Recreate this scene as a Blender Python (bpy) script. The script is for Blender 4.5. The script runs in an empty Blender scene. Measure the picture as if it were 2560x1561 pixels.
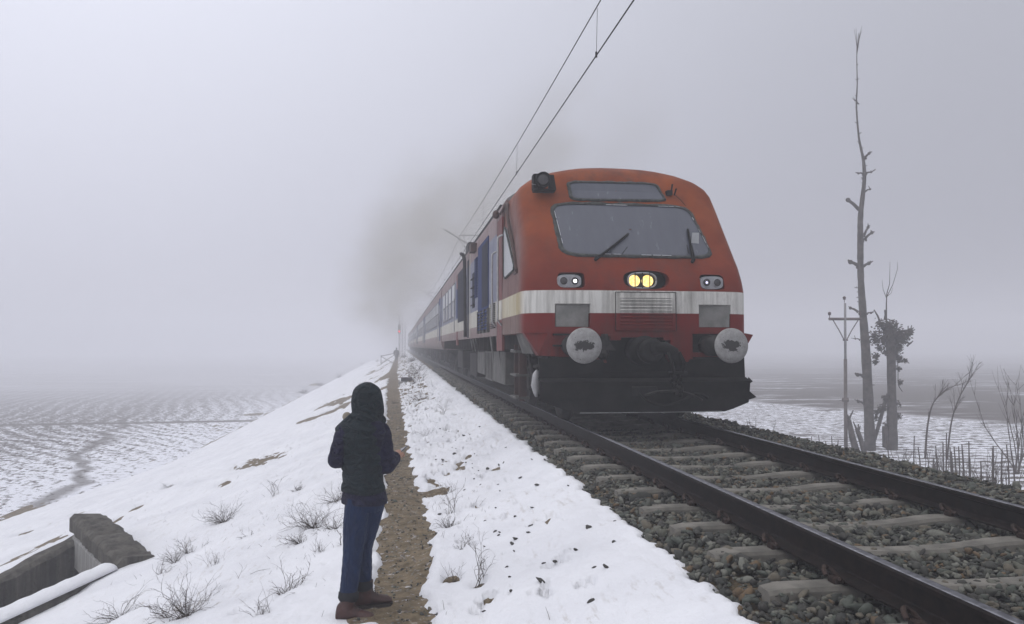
import bpy, math, random
import numpy as np
from math import sin, cos, pi, radians, atan, sqrt
from mathutils import Vector, Matrix, noise as mnoise
random.seed(7); RS = np.random.RandomState(5)
S = bpy.context.scene; C = S.collection
# ---------------------------------------------------------------- camera
FPX = 1960.0; HC = 1.08
PH = atan(85/FPX); TH = atan(280*cos(PH)/FPX)
cam = bpy.data.objects.new('camera', bpy.data.cameras.new('camera')); C.objects.link(cam)
cam.data.sensor_width = 36; cam.data.lens = 36*FPX/2560
cam.data.clip_start = .05; cam.data.clip_end = 2000
cam.location = (0, 0, HC); cam.rotation_euler = (pi/2+PH, 0, -TH)
S.camera = cam
# ---------------------------------------------------------------- world, sun, exposure
S.view_settings.view_transform = 'Standard'; S.view_settings.look = 'None'
S.view_settings.exposure = 0; S.view_settings.gamma = 1
W = bpy.data.worlds.new('World'); S.world = W; W.use_nodes = True
nt = W.node_tree; nt.nodes.clear()
def wn(t, **k):
    n = nt.nodes.new(t)
    for a, b in k.items(): setattr(n, a, b)
    return n
tc = wn('ShaderNodeTexCoord'); sp = wn('ShaderNodeSeparateXYZ'); nt.links.new(tc.outputs['Generated'], sp.inputs[0])
rz = wn('ShaderNodeValToRGB'); nt.links.new(sp.outputs['Z'], rz.inputs[0])      # overcast sky, brighter to the zenith
e = rz.color_ramp.elements
e[0].position = 0.0; e[0].color = (.52, .52, .585, 1); e[1].position = 1; e[1].color = (1.3, 1.31, 1.38, 1)
q = e.new(.12); q.color = (.62, .63, .725, 1); q = e.new(.4); q.color = (.82, .84, .955, 1)
rx = wn('ShaderNodeMapRange'); nt.links.new(sp.outputs['X'], rx.inputs[0])      # the fog is thinner to the left, dark to the right
rx.inputs[1].default_value = -.5; rx.inputs[2].default_value = .75; rx.inputs[3].default_value = 1.0; rx.inputs[4].default_value = .50
rx.interpolation_type = 'SMOOTHSTEP'
vm = wn('ShaderNodeVectorMath', operation='SCALE'); nt.links.new(rz.outputs[0], vm.inputs[0]); nt.links.new(rx.outputs[0], vm.inputs['Scale'])
bg = wn('ShaderNodeBackground'); nt.links.new(vm.outputs[0], bg.inputs[0]); bg.inputs[1].default_value = 1.10
wo = wn('ShaderNodeOutputWorld'); nt.links.new(bg.outputs[0], wo.inputs[0])
sun = bpy.data.objects.new('sun', bpy.data.lights.new('sun', 'SUN')); C.objects.link(sun)
sun.data.energy = .5; sun.data.angle = radians(40); sun.data.color = (1, .97, .93)
sun.rotation_euler = (radians(38), 0, radians(-60))
S.render.engine = 'CYCLES'
S.cycles.volume_bounces = 2; S.cycles.max_bounces = 8; S.cycles.use_denoising = True
S.cycles.volume_step_rate = 1.0; S.cycles.volume_max_steps = 128
# ---------------------------------------------------------------- tagging and mesh helpers
def tag(o, label=None, cat=None, group=None, kind=None):
    if label: o['label'] = label
    if cat: o['category'] = cat
    if group: o['group'] = group
    if kind: o['kind'] = kind
    return o
def empty(name, loc, rz=0):
    o = bpy.data.objects.new(name, None); C.objects.link(o); o.location = loc; o.rotation_euler = (0, 0, rz); return o
def kids(o): return [c for c in list(bpy.data.objects) if c.parent == o]
def copy_tree(o, ch, parent=None):
    c = o.copy(); C.objects.link(c); c.parent = parent
    for k in ch.get(o.name, []): copy_tree(k, ch, c)
    return c
def tree_of():
    d = {}
    for o in bpy.data.objects:
        if o.parent: d.setdefault(o.parent.name, []).append(o)
    return d
class MB:
    def __init__(s): s.v = []; s.f = []
    def add(s, v, f):
        n = len(s.v); s.v += [tuple(p) for p in v]; s.f += [tuple(i+n for i in q) for q in f]; return s
    def box(s, x0, x1, y0, y1, z0, z1, b=0.0):
        if x0 > x1: x0, x1 = x1, x0
        if y0 > y1: y0, y1 = y1, y0
        if z0 > z1: z0, z1 = z1, z0
        if b <= 0:
            return s.add([(x0,y0,z0),(x1,y0,z0),(x1,y1,z0),(x0,y1,z0),(x0,y0,z1),(x1,y0,z1),(x1,y1,z1),(x0,y1,z1)],
                  [(0,3,2,1),(4,5,6,7),(0,1,5,4),(1,2,6,5),(2,3,7,6),(3,0,4,7)])
        rings = []
        for z, k in ((z0, b), (z0+b, 0), (z1-b, 0), (z1, b)):
            X0, X1, Y0, Y1 = x0+k, x1-k, y0+k, y1-k
            rings.append([(X0+b,Y0,z),(X1-b,Y0,z),(X1,Y0+b,z),(X1,Y1-b,z),(X1-b,Y1,z),(X0+b,Y1,z),(X0,Y1-b,z),(X0,Y0+b,z)])
        return s.loft(rings)
    def loft(s, rings, cap=True, close=True):
        n = len(rings[0]); v = [p for r in rings for p in r]; f = []
        for i in range(len(rings)-1):
            for j in range(n if close else n-1):
                k = (j+1) % n
                f.append((i*n+j, i*n+k, (i+1)*n+k, (i+1)*n+j))
        if cap: f.append(tuple(range(n))[::-1]); f.append(tuple((len(rings)-1)*n+j for j in range(n)))
        return s.add(v, f)
    def tube(s, pts, r, n=8, cap=True):
        pts = [Vector(p) for p in pts]
        if not hasattr(r, '__len__'): r = [r]*len(pts)
        rings = []; up = None
        for i, p in enumerate(pts):
            d = (pts[min(i+1, len(pts)-1)]-pts[max(i-1, 0)])
            d = d.normalized() if d.length > 1e-9 else Vector((0,0,1))
            if up is None:
                up = d.cross(Vector((0,0,1)))
                if up.length < .1: up = d.cross(Vector((1,0,0)))
                up.normalize()
            up = (up-d*up.dot(d))
            if up.length < 1e-6: up = d.orthogonal()
            up.normalize(); w = d.cross(up)
            rings.append([p+(up*cos(2*pi*k/n)+w*sin(2*pi*k/n))*r[i] for k in range(n)])
        return s.loft(rings, cap)
    def cyl(s, c, axis, r, h, n=20, r2=None):
        c = Vector(c); a = Vector(axis).normalized()
        return s.tube([c, c+a*h], [r, r if r2 is None else r2], n)
    def lathe(s, c, axis, prof, n=28):
        c = Vector(c); a = Vector(axis).normalized(); u = a.orthogonal().normalized(); w = a.cross(u)
        return s.loft([[c+a*h+(u*cos(2*pi*k/n)+w*sin(2*pi*k/n))*r for k in range(n)] for h, r in prof])
    def ball(s, c, r, n=12, m=8, squash=(1,1,1)):
        rings = []
        for i in range(m+1):
            t = pi*(i+.001)/(m+.002)
            rings.append([(c[0]+r*squash[0]*sin(t)*cos(2*pi*k/n), c[1]+r*squash[1]*sin(t)*sin(2*pi*k/n), c[2]-r*squash[2]*cos(t)) for k in range(n)])
        return s.loft(rings)
    def prism(s, poly, y0, y1):       # polygon in x,z pushed along y
        n = len(poly)
        v = [(x, y0, z) for x, z in poly]+[(x, y1, z) for x, z in poly]
        return s.add(v, [tuple(range(n)), tuple(range(2*n-1, n-1, -1))]+[(i, i+n, (i+1) % n+n, (i+1) % n) for i in range(n)])
    def build(s, name, mat, parent=None, smooth=False, loc=None):
        me = bpy.data.meshes.new(name); me.from_pydata(s.v, [], s.f); me.update()
        if smooth: me.shade_smooth()
        if mat: me.materials.append(mat)
        o = bpy.data.objects.new(name, me); C.objects.link(o)
        if parent: o.parent = parent
        if loc: o.location = loc
        return o
def np_mesh(name, V, F, mat, smooth=False, parent=None):
    V = np.asarray(V, dtype=np.float32); F = np.asarray(F, dtype=np.int32); k = F.shape[1]
    me = bpy.data.meshes.new(name)
    me.vertices.add(len(V)); me.vertices.foreach_set('co', V.ravel())
    me.loops.add(F.size); me.loops.foreach_set('vertex_index', F.ravel())
    me.polygons.add(len(F)); me.polygons.foreach_set('loop_start', np.arange(0, F.size, k, dtype=np.int32))
    me.update(calc_edges=True)
    if smooth: me.shade_smooth()
    if mat: me.materials.append(mat)
    o = bpy.data.objects.new(name, me); C.objects.link(o)
    if parent: o.parent = parent
    return o
def apply_mods(o, mods, auto=None):
    for t, k in mods:
        m = o.modifiers.new(t, t)
        for a, b in k.items(): setattr(m, a, b)
    dg = bpy.context.evaluated_depsgraph_get(); dg.update()
    me = bpy.data.meshes.new_from_object(o.evaluated_get(dg))
    o.modifiers.clear(); o.data = me
    return o
def fix_normals(o):
    import bmesh
    bm = bmesh.new(); bm.from_mesh(o.data); bmesh.ops.recalc_face_normals(bm, faces=bm.faces); bm.to_mesh(o.data); bm.free(); return o
# ---------------------------------------------------------------- material helpers
class G:
    def __init__(s, name):
        s.m = bpy.data.materials.new(name); s.m.use_nodes = True; s.t = s.m.node_tree; s.t.nodes.clear()
        s.out = s.n('ShaderNodeOutputMaterial')
    def n(s, t, **k):
        x = s.t.nodes.new(t)
        for a, b in k.items(): setattr(x, a, b)
        return x
    def l(s, a, b): s.t.links.new(a, b)
    def put(s, inp, v):
        if hasattr(v, 'is_linked') or isinstance(v, bpy.types.NodeSocket): s.l(v, inp)
        elif isinstance(v, tuple) and len(v) == 3 and inp.type == 'RGBA': inp.default_value = (*v, 1)
        else: inp.default_value = v
    def obj(s): return s.n('ShaderNodeTexCoord').outputs['Object']
    def pos(s): return s.n('ShaderNodeNewGeometry').outputs['Position']
    def sep(s, v):
        x = s.n('ShaderNodeSeparateXYZ'); s.l(v, x.inputs[0]); return x.outputs
    def mapv(s, v, scale=(1,1,1), rot=(0,0,0), loc=(0,0,0)):
        x = s.n('ShaderNodeMapping'); s.l(v, x.inputs[0]); x.inputs['Scale'].default_value = scale; x.inputs['Rotation'].default_value = rot; x.inputs['Location'].default_value = loc; return x.outputs[0]
    def noise(s, v, sc, det=4, rough=.55, dist=0):
        x = s.n('ShaderNodeTexNoise'); s.l(v, x.inputs['Vector']); x.inputs['Scale'].default_value = sc; x.inputs['Detail'].default_value = det; x.inputs['Roughness'].default_value = rough; x.inputs['Distortion'].default_value = dist; return x.outputs['Fac']
    def math(s, op, a, b=0, c=None, clamp=False):
        x = s.n('ShaderNodeMath', operation=op, use_clamp=clamp); s.put(x.inputs[0], a); s.put(x.inputs[1], b)
        if c is not None: s.put(x.inputs[2], c)
        return x.outputs[0]
    def ramp(s, f, lo, hi, a=0, b=1):
        x = s.n('ShaderNodeMapRange'); s.put(x.inputs[0], f); x.inputs[1].default_value = lo; x.inputs[2].default_value = hi; x.inputs[3].default_value = a; x.inputs[4].default_value = b; return x.outputs[0]
    def mix(s, f, a, b, mode='MIX'):
        x = s.n('ShaderNodeMix', data_type='RGBA', blend_type=mode); s.put(x.inputs[0], f); s.put(x.inputs[6], a); s.put(x.inputs[7], b); return x.outputs[2]
    def bump(s, h, st=.3, d=.02):
        x = s.n('ShaderNodeBump'); s.put(x.inputs['Height'], h); x.inputs['Strength'].default_value = st; x.inputs['Distance'].default_value = d; return x.outputs[0]
    def bsdf(s, col, rough=.6, metal=0, nrm=None, spec=None, **k):
        x = s.n('ShaderNodeBsdfPrincipled'); s.put(x.inputs['Base Color'], col); s.put(x.inputs['Roughness'], rough); s.put(x.inputs['Metallic'], metal)
        if nrm is not None: s.l(nrm, x.inputs['Normal'])
        if spec is not None: x.inputs['Specular IOR Level'].default_value = spec
        for a, b in k.items(): s.put(x.inputs[a], b)
        s.l(x.outputs[0], s.out.inputs[0]); return s.m
def simple(name, a, b, rough=.7, sc=8, metal=0, bump=.2, bd=.01, spec=None):
    g = G(name); o = g.obj(); f = g.ramp(g.noise(o, sc, 5, .6), .35, .65); h = g.noise(o, sc*5, 4, .6)
    return g.bsdf(g.mix(f, a, b), rough, metal, g.bump(h, bump, bd), spec)
def emis(name, col, st):
    g = G(name); x = g.n('ShaderNodeEmission'); x.inputs[0].default_value = (*col, 1); x.inputs[1].default_value = st; g.l(x.outputs[0], g.out.inputs[0]); return g.m
# snow
g = G('snow'); p = g.pos(); h1 = g.noise(p, 2.2, 5, .6); h2 = g.noise(p, 26, 5, .7); h3 = g.noise(p, 110, 2, .6)
hh = g.math('ADD', g.math('MULTIPLY', h1, .9), g.math('ADD', g.math('MULTIPLY', h2, .16), g.math('MULTIPLY', h3, .05)))
dirt = g.math('MULTIPLY', g.ramp(g.noise(g.mapv(p, (5, 1.2, 3)), 3.1, 7, .72), .55, .72), g.ramp(g.noise(p, .7, 2), .40, .60))
wash = g.mix(g.ramp(g.noise(p, .9, 4), .4, .7), (.79, .795, .82), (.70, .705, .735))
M_snow = g.bsdf(g.mix(g.math('MULTIPLY', dirt, .60), wash, (.34, .29, .23)), .6, 0, g.bump(hh, .8, .06), .3)
# soil of the path: trodden earth with flat pebbles
g = G('path_soil'); p = g.pos(); v = g.n('ShaderNodeTexVoronoi'); g.l(g.mapv(p, (1, 1, .3)), v.inputs['Vector']); v.inputs['Scale'].default_value = 26
peb = g.ramp(v.outputs['Distance'], .15, .42, 1, 0); isp = g.math('MULTIPLY', peb, g.ramp(g.noise(p, 6, 3), .46, .56))
c = g.mix(g.ramp(g.noise(p, 9, 6, .65), .35, .65), (.11, .085, .052), (.23, .18, .115))
hs = g.n('ShaderNodeHueSaturation'); g.l(v.outputs['Color'], hs.inputs['Color']); hs.inputs['Saturation'].default_value = .12; hs.inputs['Value'].default_value = .33
c = g.mix(g.math('MULTIPLY', isp, .8), c, hs.outputs[0])
c = g.mix(g.ramp(g.noise(g.mapv(p, (1, 1, 1)), 14, 8, .75), .58, .68, 0, .85), c, (.72, .72, .76))
hh = g.math('ADD', g.math('MULTIPLY', peb, .6), g.noise(p, 45, 4, .7))
M_path = g.bsdf(c, .95, 0, g.bump(hh, .8, .025), .15)
# fields: ploughed dark soil with snow left in the furrows, haze painted into the far part
def field_mat(name, side):
    g = G(name); p = g.pos(); o = g.sep(p); X, Y = o[0], o[1]
    warp = g.noise(p, .045, 3, .5); soft = g.noise(p, .35, 5, .65)
    big = g.ramp(g.noise(p, .035, 3, .5), .35, .65)
    clod = g.noise(g.mapv(p, (.9, 1.9, 1)), 1.35, 6, .68)
    def rows(ang, per, wob):
        u = g.math('ADD', g.math('MULTIPLY', X, cos(ang)), g.math('MULTIPLY', Y, sin(ang)))
        u = g.math('ADD', u, g.math('MULTIPLY', warp, wob)); u = g.math('ADD', u, g.math('MULTIPLY', soft, .8))
        return g.ramp(g.math('SINE', g.math('MULTIPLY', u, 2*pi/per)), -1, 1)
    if side == 'left':
        clod = g.noise(g.mapv(p, (1.7, 1.25, 1)), 2.2, 7, .70)
        far = rows(.19, 1.35, 5); mid = rows(.64, 1.1, 9)
        zf = g.ramp(g.math('ADD', Y, g.math('MULTIPLY', X, -.06)), 61, 63)
        m1 = g.math('ADD', g.math('MULTIPLY', mid, .065), g.math('MULTIPLY', clod, .92))
        near = g.math('ADD', g.math('MULTIPLY', mid, .05), clod)
        k = g.ramp(g.math('ADD', Y, g.math('MULTIPLY', soft, 12)), 43, 50)
        a = g.math('ADD', g.math('MULTIPLY', near, g.math('SUBTRACT', 1.0, k)), g.math('MULTIPLY', m1, k))
        b = g.math('ADD', g.math('MULTIPLY', far, .05), g.math('MULTIPLY', clod, .90))
        a = g.math('ADD', g.math('MULTIPLY', a, g.math('SUBTRACT', 1.0, zf)), g.math('MULTIPLY', b, zf))
        a = g.math('ADD', a, g.ramp(X, -22, -9.5, 0, .10))           # more snow towards the foot of the bank
        snow = g.ramp(a, .50, .545)
        # bare lines: the far field edge and the winding foot track
        ln = g.math('ABSOLUTE', g.math('SUBTRACT', g.math('ADD', Y, g.math('MULTIPLY', X, -.06)), 61.5))
        snow = g.math('MULTIPLY', snow, g.ramp(g.math('ADD', ln, g.math('MULTIPLY', soft, .8)), .8, 1.5))
        tr = g.math('ABSOLUTE', g.math('ADD', g.math('ADD', X, g.math('MULTIPLY', Y, .25)), g.math('ADD', 5.1, g.math('MULTIPLY', g.math('SUBTRACT', g.noise(p, .16, 3), .5), 4.5))))
        snow = g.math('MULTIPLY', snow, g.ramp(g.math('ADD', tr, g.math('MULTIPLY', soft, .9)), .58, .95, .25, 1))
        haze_mix = g.ramp(g.math('ADD', Y, g.math('MULTIPLY', soft, 8)), 62, 120, 0, 1); snow = g.math('ADD', g.math('MULTIPLY', snow, g.math('SUBTRACT', 1.0, haze_mix)), g.math('MULTIPLY', g.ramp(g.noise(g.mapv(p, (.05, .5, 1)), .8, 4), .3, .7, .42, .62), haze_mix))  # distance haze painted in: far snow share evens out to a pale tone
    else:
        rw = rows(1.25, .8, 8); clod = g.noise(g.mapv(p, (1.2, 1.6, 1), (0, 0, .3)), 1.8, 6, .66); a = g.math('ADD', g.math('MULTIPLY', rw, .12), g.math('MULTIPLY', clod, .88))
        near = g.ramp(a, .44, .52)
        s = g.math('ADD', g.math('SUBTRACT', Y, 60.4), g.math('MULTIPLY', g.math('SUBTRACT', X, 26.7), 2.6))
        s = g.math('ADD', s, g.math('MULTIPLY', soft, 5))
        inn = g.ramp(s, 0, 5, 1, 0)
        strip = g.ramp(g.noise(g.mapv(p, (.10, .9, 1), (0, 0, .18)), 1.3, 4, .6), .56, .63)
        strip = g.math('MULTIPLY', strip, g.ramp(g.noise(p, .05, 2), .42, .5))
        snow = g.math('ADD', g.math('MULTIPLY', near, inn), g.math('MULTIPLY', g.math('MULTIPLY', strip, .8), g.math('SUBTRACT', 1.0, inn)))
        br = g.ramp(g.noise(g.mapv(p, (.25, 1.1, 1), (0, 0, .2)), .8, 5, .7), .60, .66)
        snow = g.math('MULTIPLY', snow, g.math('SUBTRACT', 1.0, g.math('MULTIPLY', br, g.ramp(X, 9, 14, 0, 1))))
    if side == 'right':
        haze_mix = g.ramp(g.math('ADD', Y, g.math('MULTIPLY', soft, 15)), 75, 170, 0, .8); snow = g.math('ADD', g.math('MULTIPLY', snow, g.math('SUBTRACT', 1.0, haze_mix)), g.math('MULTIPLY', g.ramp(g.noise(g.mapv(p, (.05, .5, 1)), .8, 4), .3, .7, .22, .5), haze_mix))  # far ground paled towards the fog, haze put into the colour
    soil = g.mix(g.noise(p, 3, 5, .6), (.055, .045, .038), (.12, .10, .085))
    return g.bsdf(g.mix(snow, soil, (.80, .81, .86)), .8, 0, g.bump(clod, .6, .15), .2)
M_lf = field_mat('left_field', 'left'); M_rf = field_mat('right_field', 'right')
# ballast stones
g = G('ballast_stone'); gi = g.n('ShaderNodeNewGeometry'); rnd = gi.outputs['Random Per Island']
cr = g.n('ShaderNodeValToRGB'); g.l(rnd, cr.inputs[0]); cr.color_ramp.interpolation = 'CONSTANT'; el = cr.color_ramp.elements
cols = [(.040,.042,.037), (.085,.088,.072), (.13,.130,.102), (.058,.058,.050), (.14,.122,.090), (.080,.090,.074), (.185,.185,.155), (.048,.045,.040), (.15,.10,.055), (.15,.145,.115)]
el[0].color = (*cols[0], 1); el[1].position = .955; el[1].color = (*cols[8], 1)
for i, c in enumerate(cols[1:8]): q = el.new(.13+i*.115); q.color = (*c, 1)
p = g.pos(); nz = g.noise(p, 60, 5, .7)
M_stone = g.bsdf(g.mix(g.ramp(nz, .3, .7, 0, .55), cr.outputs[0], (.05, .05, .045)), .85, 0, g.bump(nz, .5, .006), .3)
g = G('ballast_bed'); p = g.pos(); v = g.n('ShaderNodeTexVoronoi'); g.l(p, v.inputs['Vector']); v.inputs['Scale'].default_value = 19
hs = g.n('ShaderNodeHueSaturation'); g.l(v.outputs['Color'], hs.inputs['Color']); hs.inputs['Saturation'].default_value = .18; hs.inputs['Value'].default_value = .16
M_bed = g.bsdf(g.mix(g.ramp(v.outputs['Distance'], .1, .5), hs.outputs[0], (.02, .02, .018)), .95, 0, g.bump(v.outputs['Distance'], 1, -.04))
M_conc = simple('sleeper_concrete', (.10, .094, .08), (.19, .177, .152), .92, 6, 0, .6, .006)
M_rail = simple('rail_rust', (.005, .004, .0035), (.016, .010, .008), .55, 14, 0, .3, .002, .12)
M_railtop = simple('rail_polished', (.10, .10, .11), (.20, .20, .22), .25, 20, .9, .05, .001)
M_black = simple('grimy_black', (.004, .004, .004), (.014, .013, .012), .7, 5, 0, .3, .004, .12)
M_dark = simple('dark_steel', (.012, .011, .011), (.035, .032, .03), .6, 9, 0, .3, .003, .18)
M_under = simple('underframe_grime', (.007, .006, .006), (.026, .022, .019), .8, 4, 0, .4, .01, .2)
M_brown = simple('oxide_brown', (.028, .013, .010), (.065, .03, .022), .7, 6, 0, .3, .004)
M_boxgrey = simple('weathered_grey_box', (.045, .044, .04), (.115, .11, .098), .8, 3.5, 0, .3, .004)
M_clip = simple('clip_rust', (.018, .012, .010), (.045, .028, .022), .75, 20, 0, .3, .002, .2)
M_metal = simple('galvanised', (.22, .22, .22), (.34, .34, .34), .45, 12, .6, .1, .002)
M_handrail = simple('handrail_grey', (.30, .30, .30), (.42, .42, .42), .4, 12, .2, .1, .001)
M_bark = simple('bark', (.04, .034, .03), (.105, .09, .078), .95, 4, 0, .9, .03)
M_twig = simple('twig', (.035, .025, .020), (.08, .06, .047), .95, 20, 0, .3, .004)
M_leafdry = simple('dry_leaf', (.03, .024, .018), (.075, .06, .042), .9, 9, 0, .3, .01)
M_weed = simple('dry_weed', (.022, .016, .012), (.085, .062, .045), .95, 30, 0, .2, .003)
M_pole = simple('painted_pole', (.07, .055, .048), (.17, .145, .13), .7, 2.5, .2, .3, .004)
M_polegrey = simple('pole_grey', (.20, .20, .20), (.30, .29, .29), .7, 3, .2, .2, .004)
g = G('culvert_concrete'); p = g.pos(); st = g.noise(g.mapv(p, (3, 3, .4)), 2.2, 6, .65); sp2 = g.noise(p, 9, 6, .7)
M_culv = g.bsdf(g.mix(g.ramp(st, .35, .65), (.055, .050, .042), (.15, .14, .118)), .95, 0, g.bump(sp2, 1, .09), .2)
g = G('culvert_slab'); p = g.pos(); st = g.noise(g.mapv(p, (4, 4, .5)), 2.6, 6, .65)
M_slab = g.bsdf(g.mix(g.ramp(st, .3, .7), (.17, .165, .155), (.34, .335, .32)), .9, 0, g.bump(g.noise(p, 14, 5), .4, .02), .2)
M_signal = emis('red_lamp', (1, .06, .08), 5)
M_lampw = emis('white_lamp', (.95, .95, 1), 5)
M_lampdim = emis('dim_lamp', (.75, .72, .95), 1.6)
g = G('warm_headlamp'); o = g.obj(); nz = g.ramp(g.noise(o, 28, 2), .35, .65)
x = g.n('ShaderNodeEmission'); g.l(g.mix(nz, (1.0, .80, .36), (1.0, .62, .14)), x.inputs[0]); x.inputs[1].default_value = 1.7; g.l(x.outputs[0], g.out.inputs[0]); M_head = g.m
# ---------------------------------------------------------------- livery paint (bands by height on the body)
def paint(name, cab=False):
    g = G(name); o = g.obj(); x, y, z = g.sep(o)[:3]
    streak = g.noise(g.mapv(o, (7, 7, .35)), 2.2, 6, .65); blot = g.noise(o, 1.7, 5, .6); fine = g.noise(o, 22, 4, .7)
    def above(h, w=.004): return g.ramp(g.math('ADD', z, g.math('MULTIPLY', fine, .004)), h-w, h+w)
    if cab:
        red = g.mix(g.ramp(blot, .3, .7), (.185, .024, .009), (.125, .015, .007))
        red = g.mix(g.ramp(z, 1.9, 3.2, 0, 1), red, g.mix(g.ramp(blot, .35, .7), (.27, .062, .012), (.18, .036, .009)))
        pink = g.mix(g.ramp(streak, .35, .65), (.19, .105, .092), (.13, .072, .064))
        side = g.math('MULTIPLY', g.ramp(g.math('ABSOLUTE', g.math('SUBTRACT', x, 3.282)), 1.49, 1.60), g.ramp(y, 10.62, 11.05))
        red = g.mix(side, red, pink)
        white = g.mix(side, g.mix(g.ramp(streak, .42, .7), (.62, .61, .57), (.34, .33, .30)), g.mix(g.ramp(streak, .4, .6), (.42, .36, .22), (.50, .47, .37)))
        ye = g.math('MULTIPLY', g.ramp(y, 10.62, 10.9), g.ramp(y, 11.0, 11.5, 1, 0)); white = g.mix(g.math('MULTIPLY', ye, .6), white, (.34, .26, .11))
        low = g.mix(side, (.15, .010, .007), g.mix(g.ramp(streak, .4, .6), (.20, .13, .11), (.13, .085, .07)))
        col = g.mix(above(1.53), low, white); col = g.mix(above(1.84), col, red)
        col = g.mix(g.math('MULTIPLY', g.ramp(g.noise(g.mapv(o, (1.5, 1.5, .9)), 2.3, 8, .75), .50, .72), .38), col, (.07, .035, .025))
        # soot round the windscreen, above the lamps and along the lower edge
        soot = g.math('MULTIPLY', g.ramp(g.noise(g.mapv(o, (3, 3, 1.2)), 1.6, 6, .7), .45, .68), g.ramp(g.math('ABSOLUTE', g.math('SUBTRACT', x, 3.3)), .2, 1.1, .45, .08))
        col = g.mix(soot, col, (.045, .035, .032))
        col = g.mix(g.math('MULTIPLY', g.ramp(z, 1.0, 1.42, .55, 0), g.ramp(streak, .3, .6)), col, (.04, .03, .028))
        col = g.mix(g.math('MULTIPLY', g.math('MULTIPLY', g.ramp(z, 3.55, 3.82, 0, .4), g.ramp(g.math('ABSOLUTE', g.math('SUBTRACT', x, 3.2)), .1, 1.1, 1, 0)), g.ramp(blot, .3, .6)), col, (.07, .04, .035))
    else:
        pink = g.mix(g.ramp(streak, .35, .65), (.22, .15, .14), (.165, .115, .11))
        blue = g.mix(g.ramp(streak, .35, .65), (.125, .135, .19), (.17, .175, .22))
        cream = g.mix(g.ramp(streak, .38, .66), (.50, .48, .41), (.36, .34, .29))
        low = g.mix(g.ramp(streak, .35, .65), (.25, .175, .16), (.18, .125, .115))
        col = g.mix(above(1.50), low, cream); col = g.mix(above(1.86), col, blue); col = g.mix(above(3.04), col, pink)
        roof = g.mix(g.ramp(blot, .4, .6), (.14, .14, .14), (.24, .235, .23))
        col = g.mix(above(3.52), col, roof)
        g2 = g.math('MULTIPLY', g.ramp(g.noise(g.mapv(o, (2.2, 2.2, .12)), 1.3, 6, .7), .55, .72), .75)
        col = g.mix(g2, col, (.07, .06, .055))
        col = g.mix(g.math('MULTIPLY', g.ramp(z, 1.0, 1.45, .7, 0), g.ramp(streak, .3, .6)), col, (.05, .045, .042))
    col = g.mix(g.ramp(fine, .68, .78, 0, .4), col, (.05, .04, .04))
    return g.bsdf(col, g.ramp(blot, .3, .7, .45, .7), 0, g.bump(g.math('ADD', g.math('MULTIPLY', fine, .2), g.noise(o, 2.4, 2)), .12, .02), .12 if cab else .35)
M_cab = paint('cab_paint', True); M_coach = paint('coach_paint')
M_bluepanel = simple('blue_panel', (.010, .022, .085), (.02, .036, .12), .8, 3, 0, .2, .004, .15)
M_bluedark = simple('open_louvre_bay', (.008, .009, .018), (.02, .023, .038), .85, 3, 0, .2, .004, .15)
M_red = simple('door_red', (.08, .012, .009), (.14, .02, .015), .6, 5, 0, .2, .003)
M_cream = simple('cream_paint', (.36, .34, .29), (.50, .48, .41), .6, 4, 0, .2, .003)
M_seal = simple('window_seal', (.018, .02, .018), (.07, .075, .068), .85, 16, 0, .8, .01)
g = G('windscreen_glass'); o = g.obj(); nz = g.noise(g.mapv(o, (3, 1, .6), (0, .4, 0)), 2.5, 5, .65)
M_glass = g.bsdf(g.mix(g.ramp(nz, .35, .75), (.060, .066, .088), (.078, .085, .108)), g.ramp(nz, .3, .7, .12, .3), 0, None, .6)
g = G('fogged_glass'); o = g.obj(); nz = g.noise(o, 6, 4)
M_glassside = g.bsdf(g.mix(nz, (.30, .31, .32), (.42, .43, .43)), .3, 0, None, .5)
g = G('coach_window_glass'); o = g.obj(); M_glassc = g.bsdf(g.mix(g.noise(o, 1.2, 2), (.02, .023, .03), (.07, .075, .085)), .2, 0, None, .5)
g = G('buffer_face'); o = g.obj(); x, y, z = g.sep(o)[:3]; nz = g.noise(g.pos(), 17, 6, .75); 
r = g.math('SQRT', g.math('ADD', g.math('POWER', g.math('MULTIPLY', x, .62), 2), g.math('POWER', g.math('MULTIPLY', z, 1.15), 2)))
r = g.math('ADD', r, g.math('MULTIPLY', g.math('SUBTRACT', nz, .5), .26))
c = g.mix(g.ramp(g.noise(o, 14, 5, .7), .35, .7), (.23, .225, .215), (.36, .355, .35)); c = g.mix(g.ramp(r, .072, .082, 1, 0), c, (.028, .026, .024))
c = g.mix(g.ramp(g.noise(o, 30, 3), .66, .72), c, (.08, .075, .07))
M_buffer = g.bsdf(c, .6, .1, g.bump(nz, .3, .006))
M_plate = simple('plate_grey', (.13, .13, .12), (.22, .215, .20), .7, 5, 0, .3, .004)
M_lens = simple('lamp_lens_dark', (.03, .028, .028), (.055, .05, .05), .2, 20, 0, .05, .001)
M_bezel = simple('lamp_bezel', (.24, .24, .25), (.36, .36, .37), .45, 20, .3, .1, .001)
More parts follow.
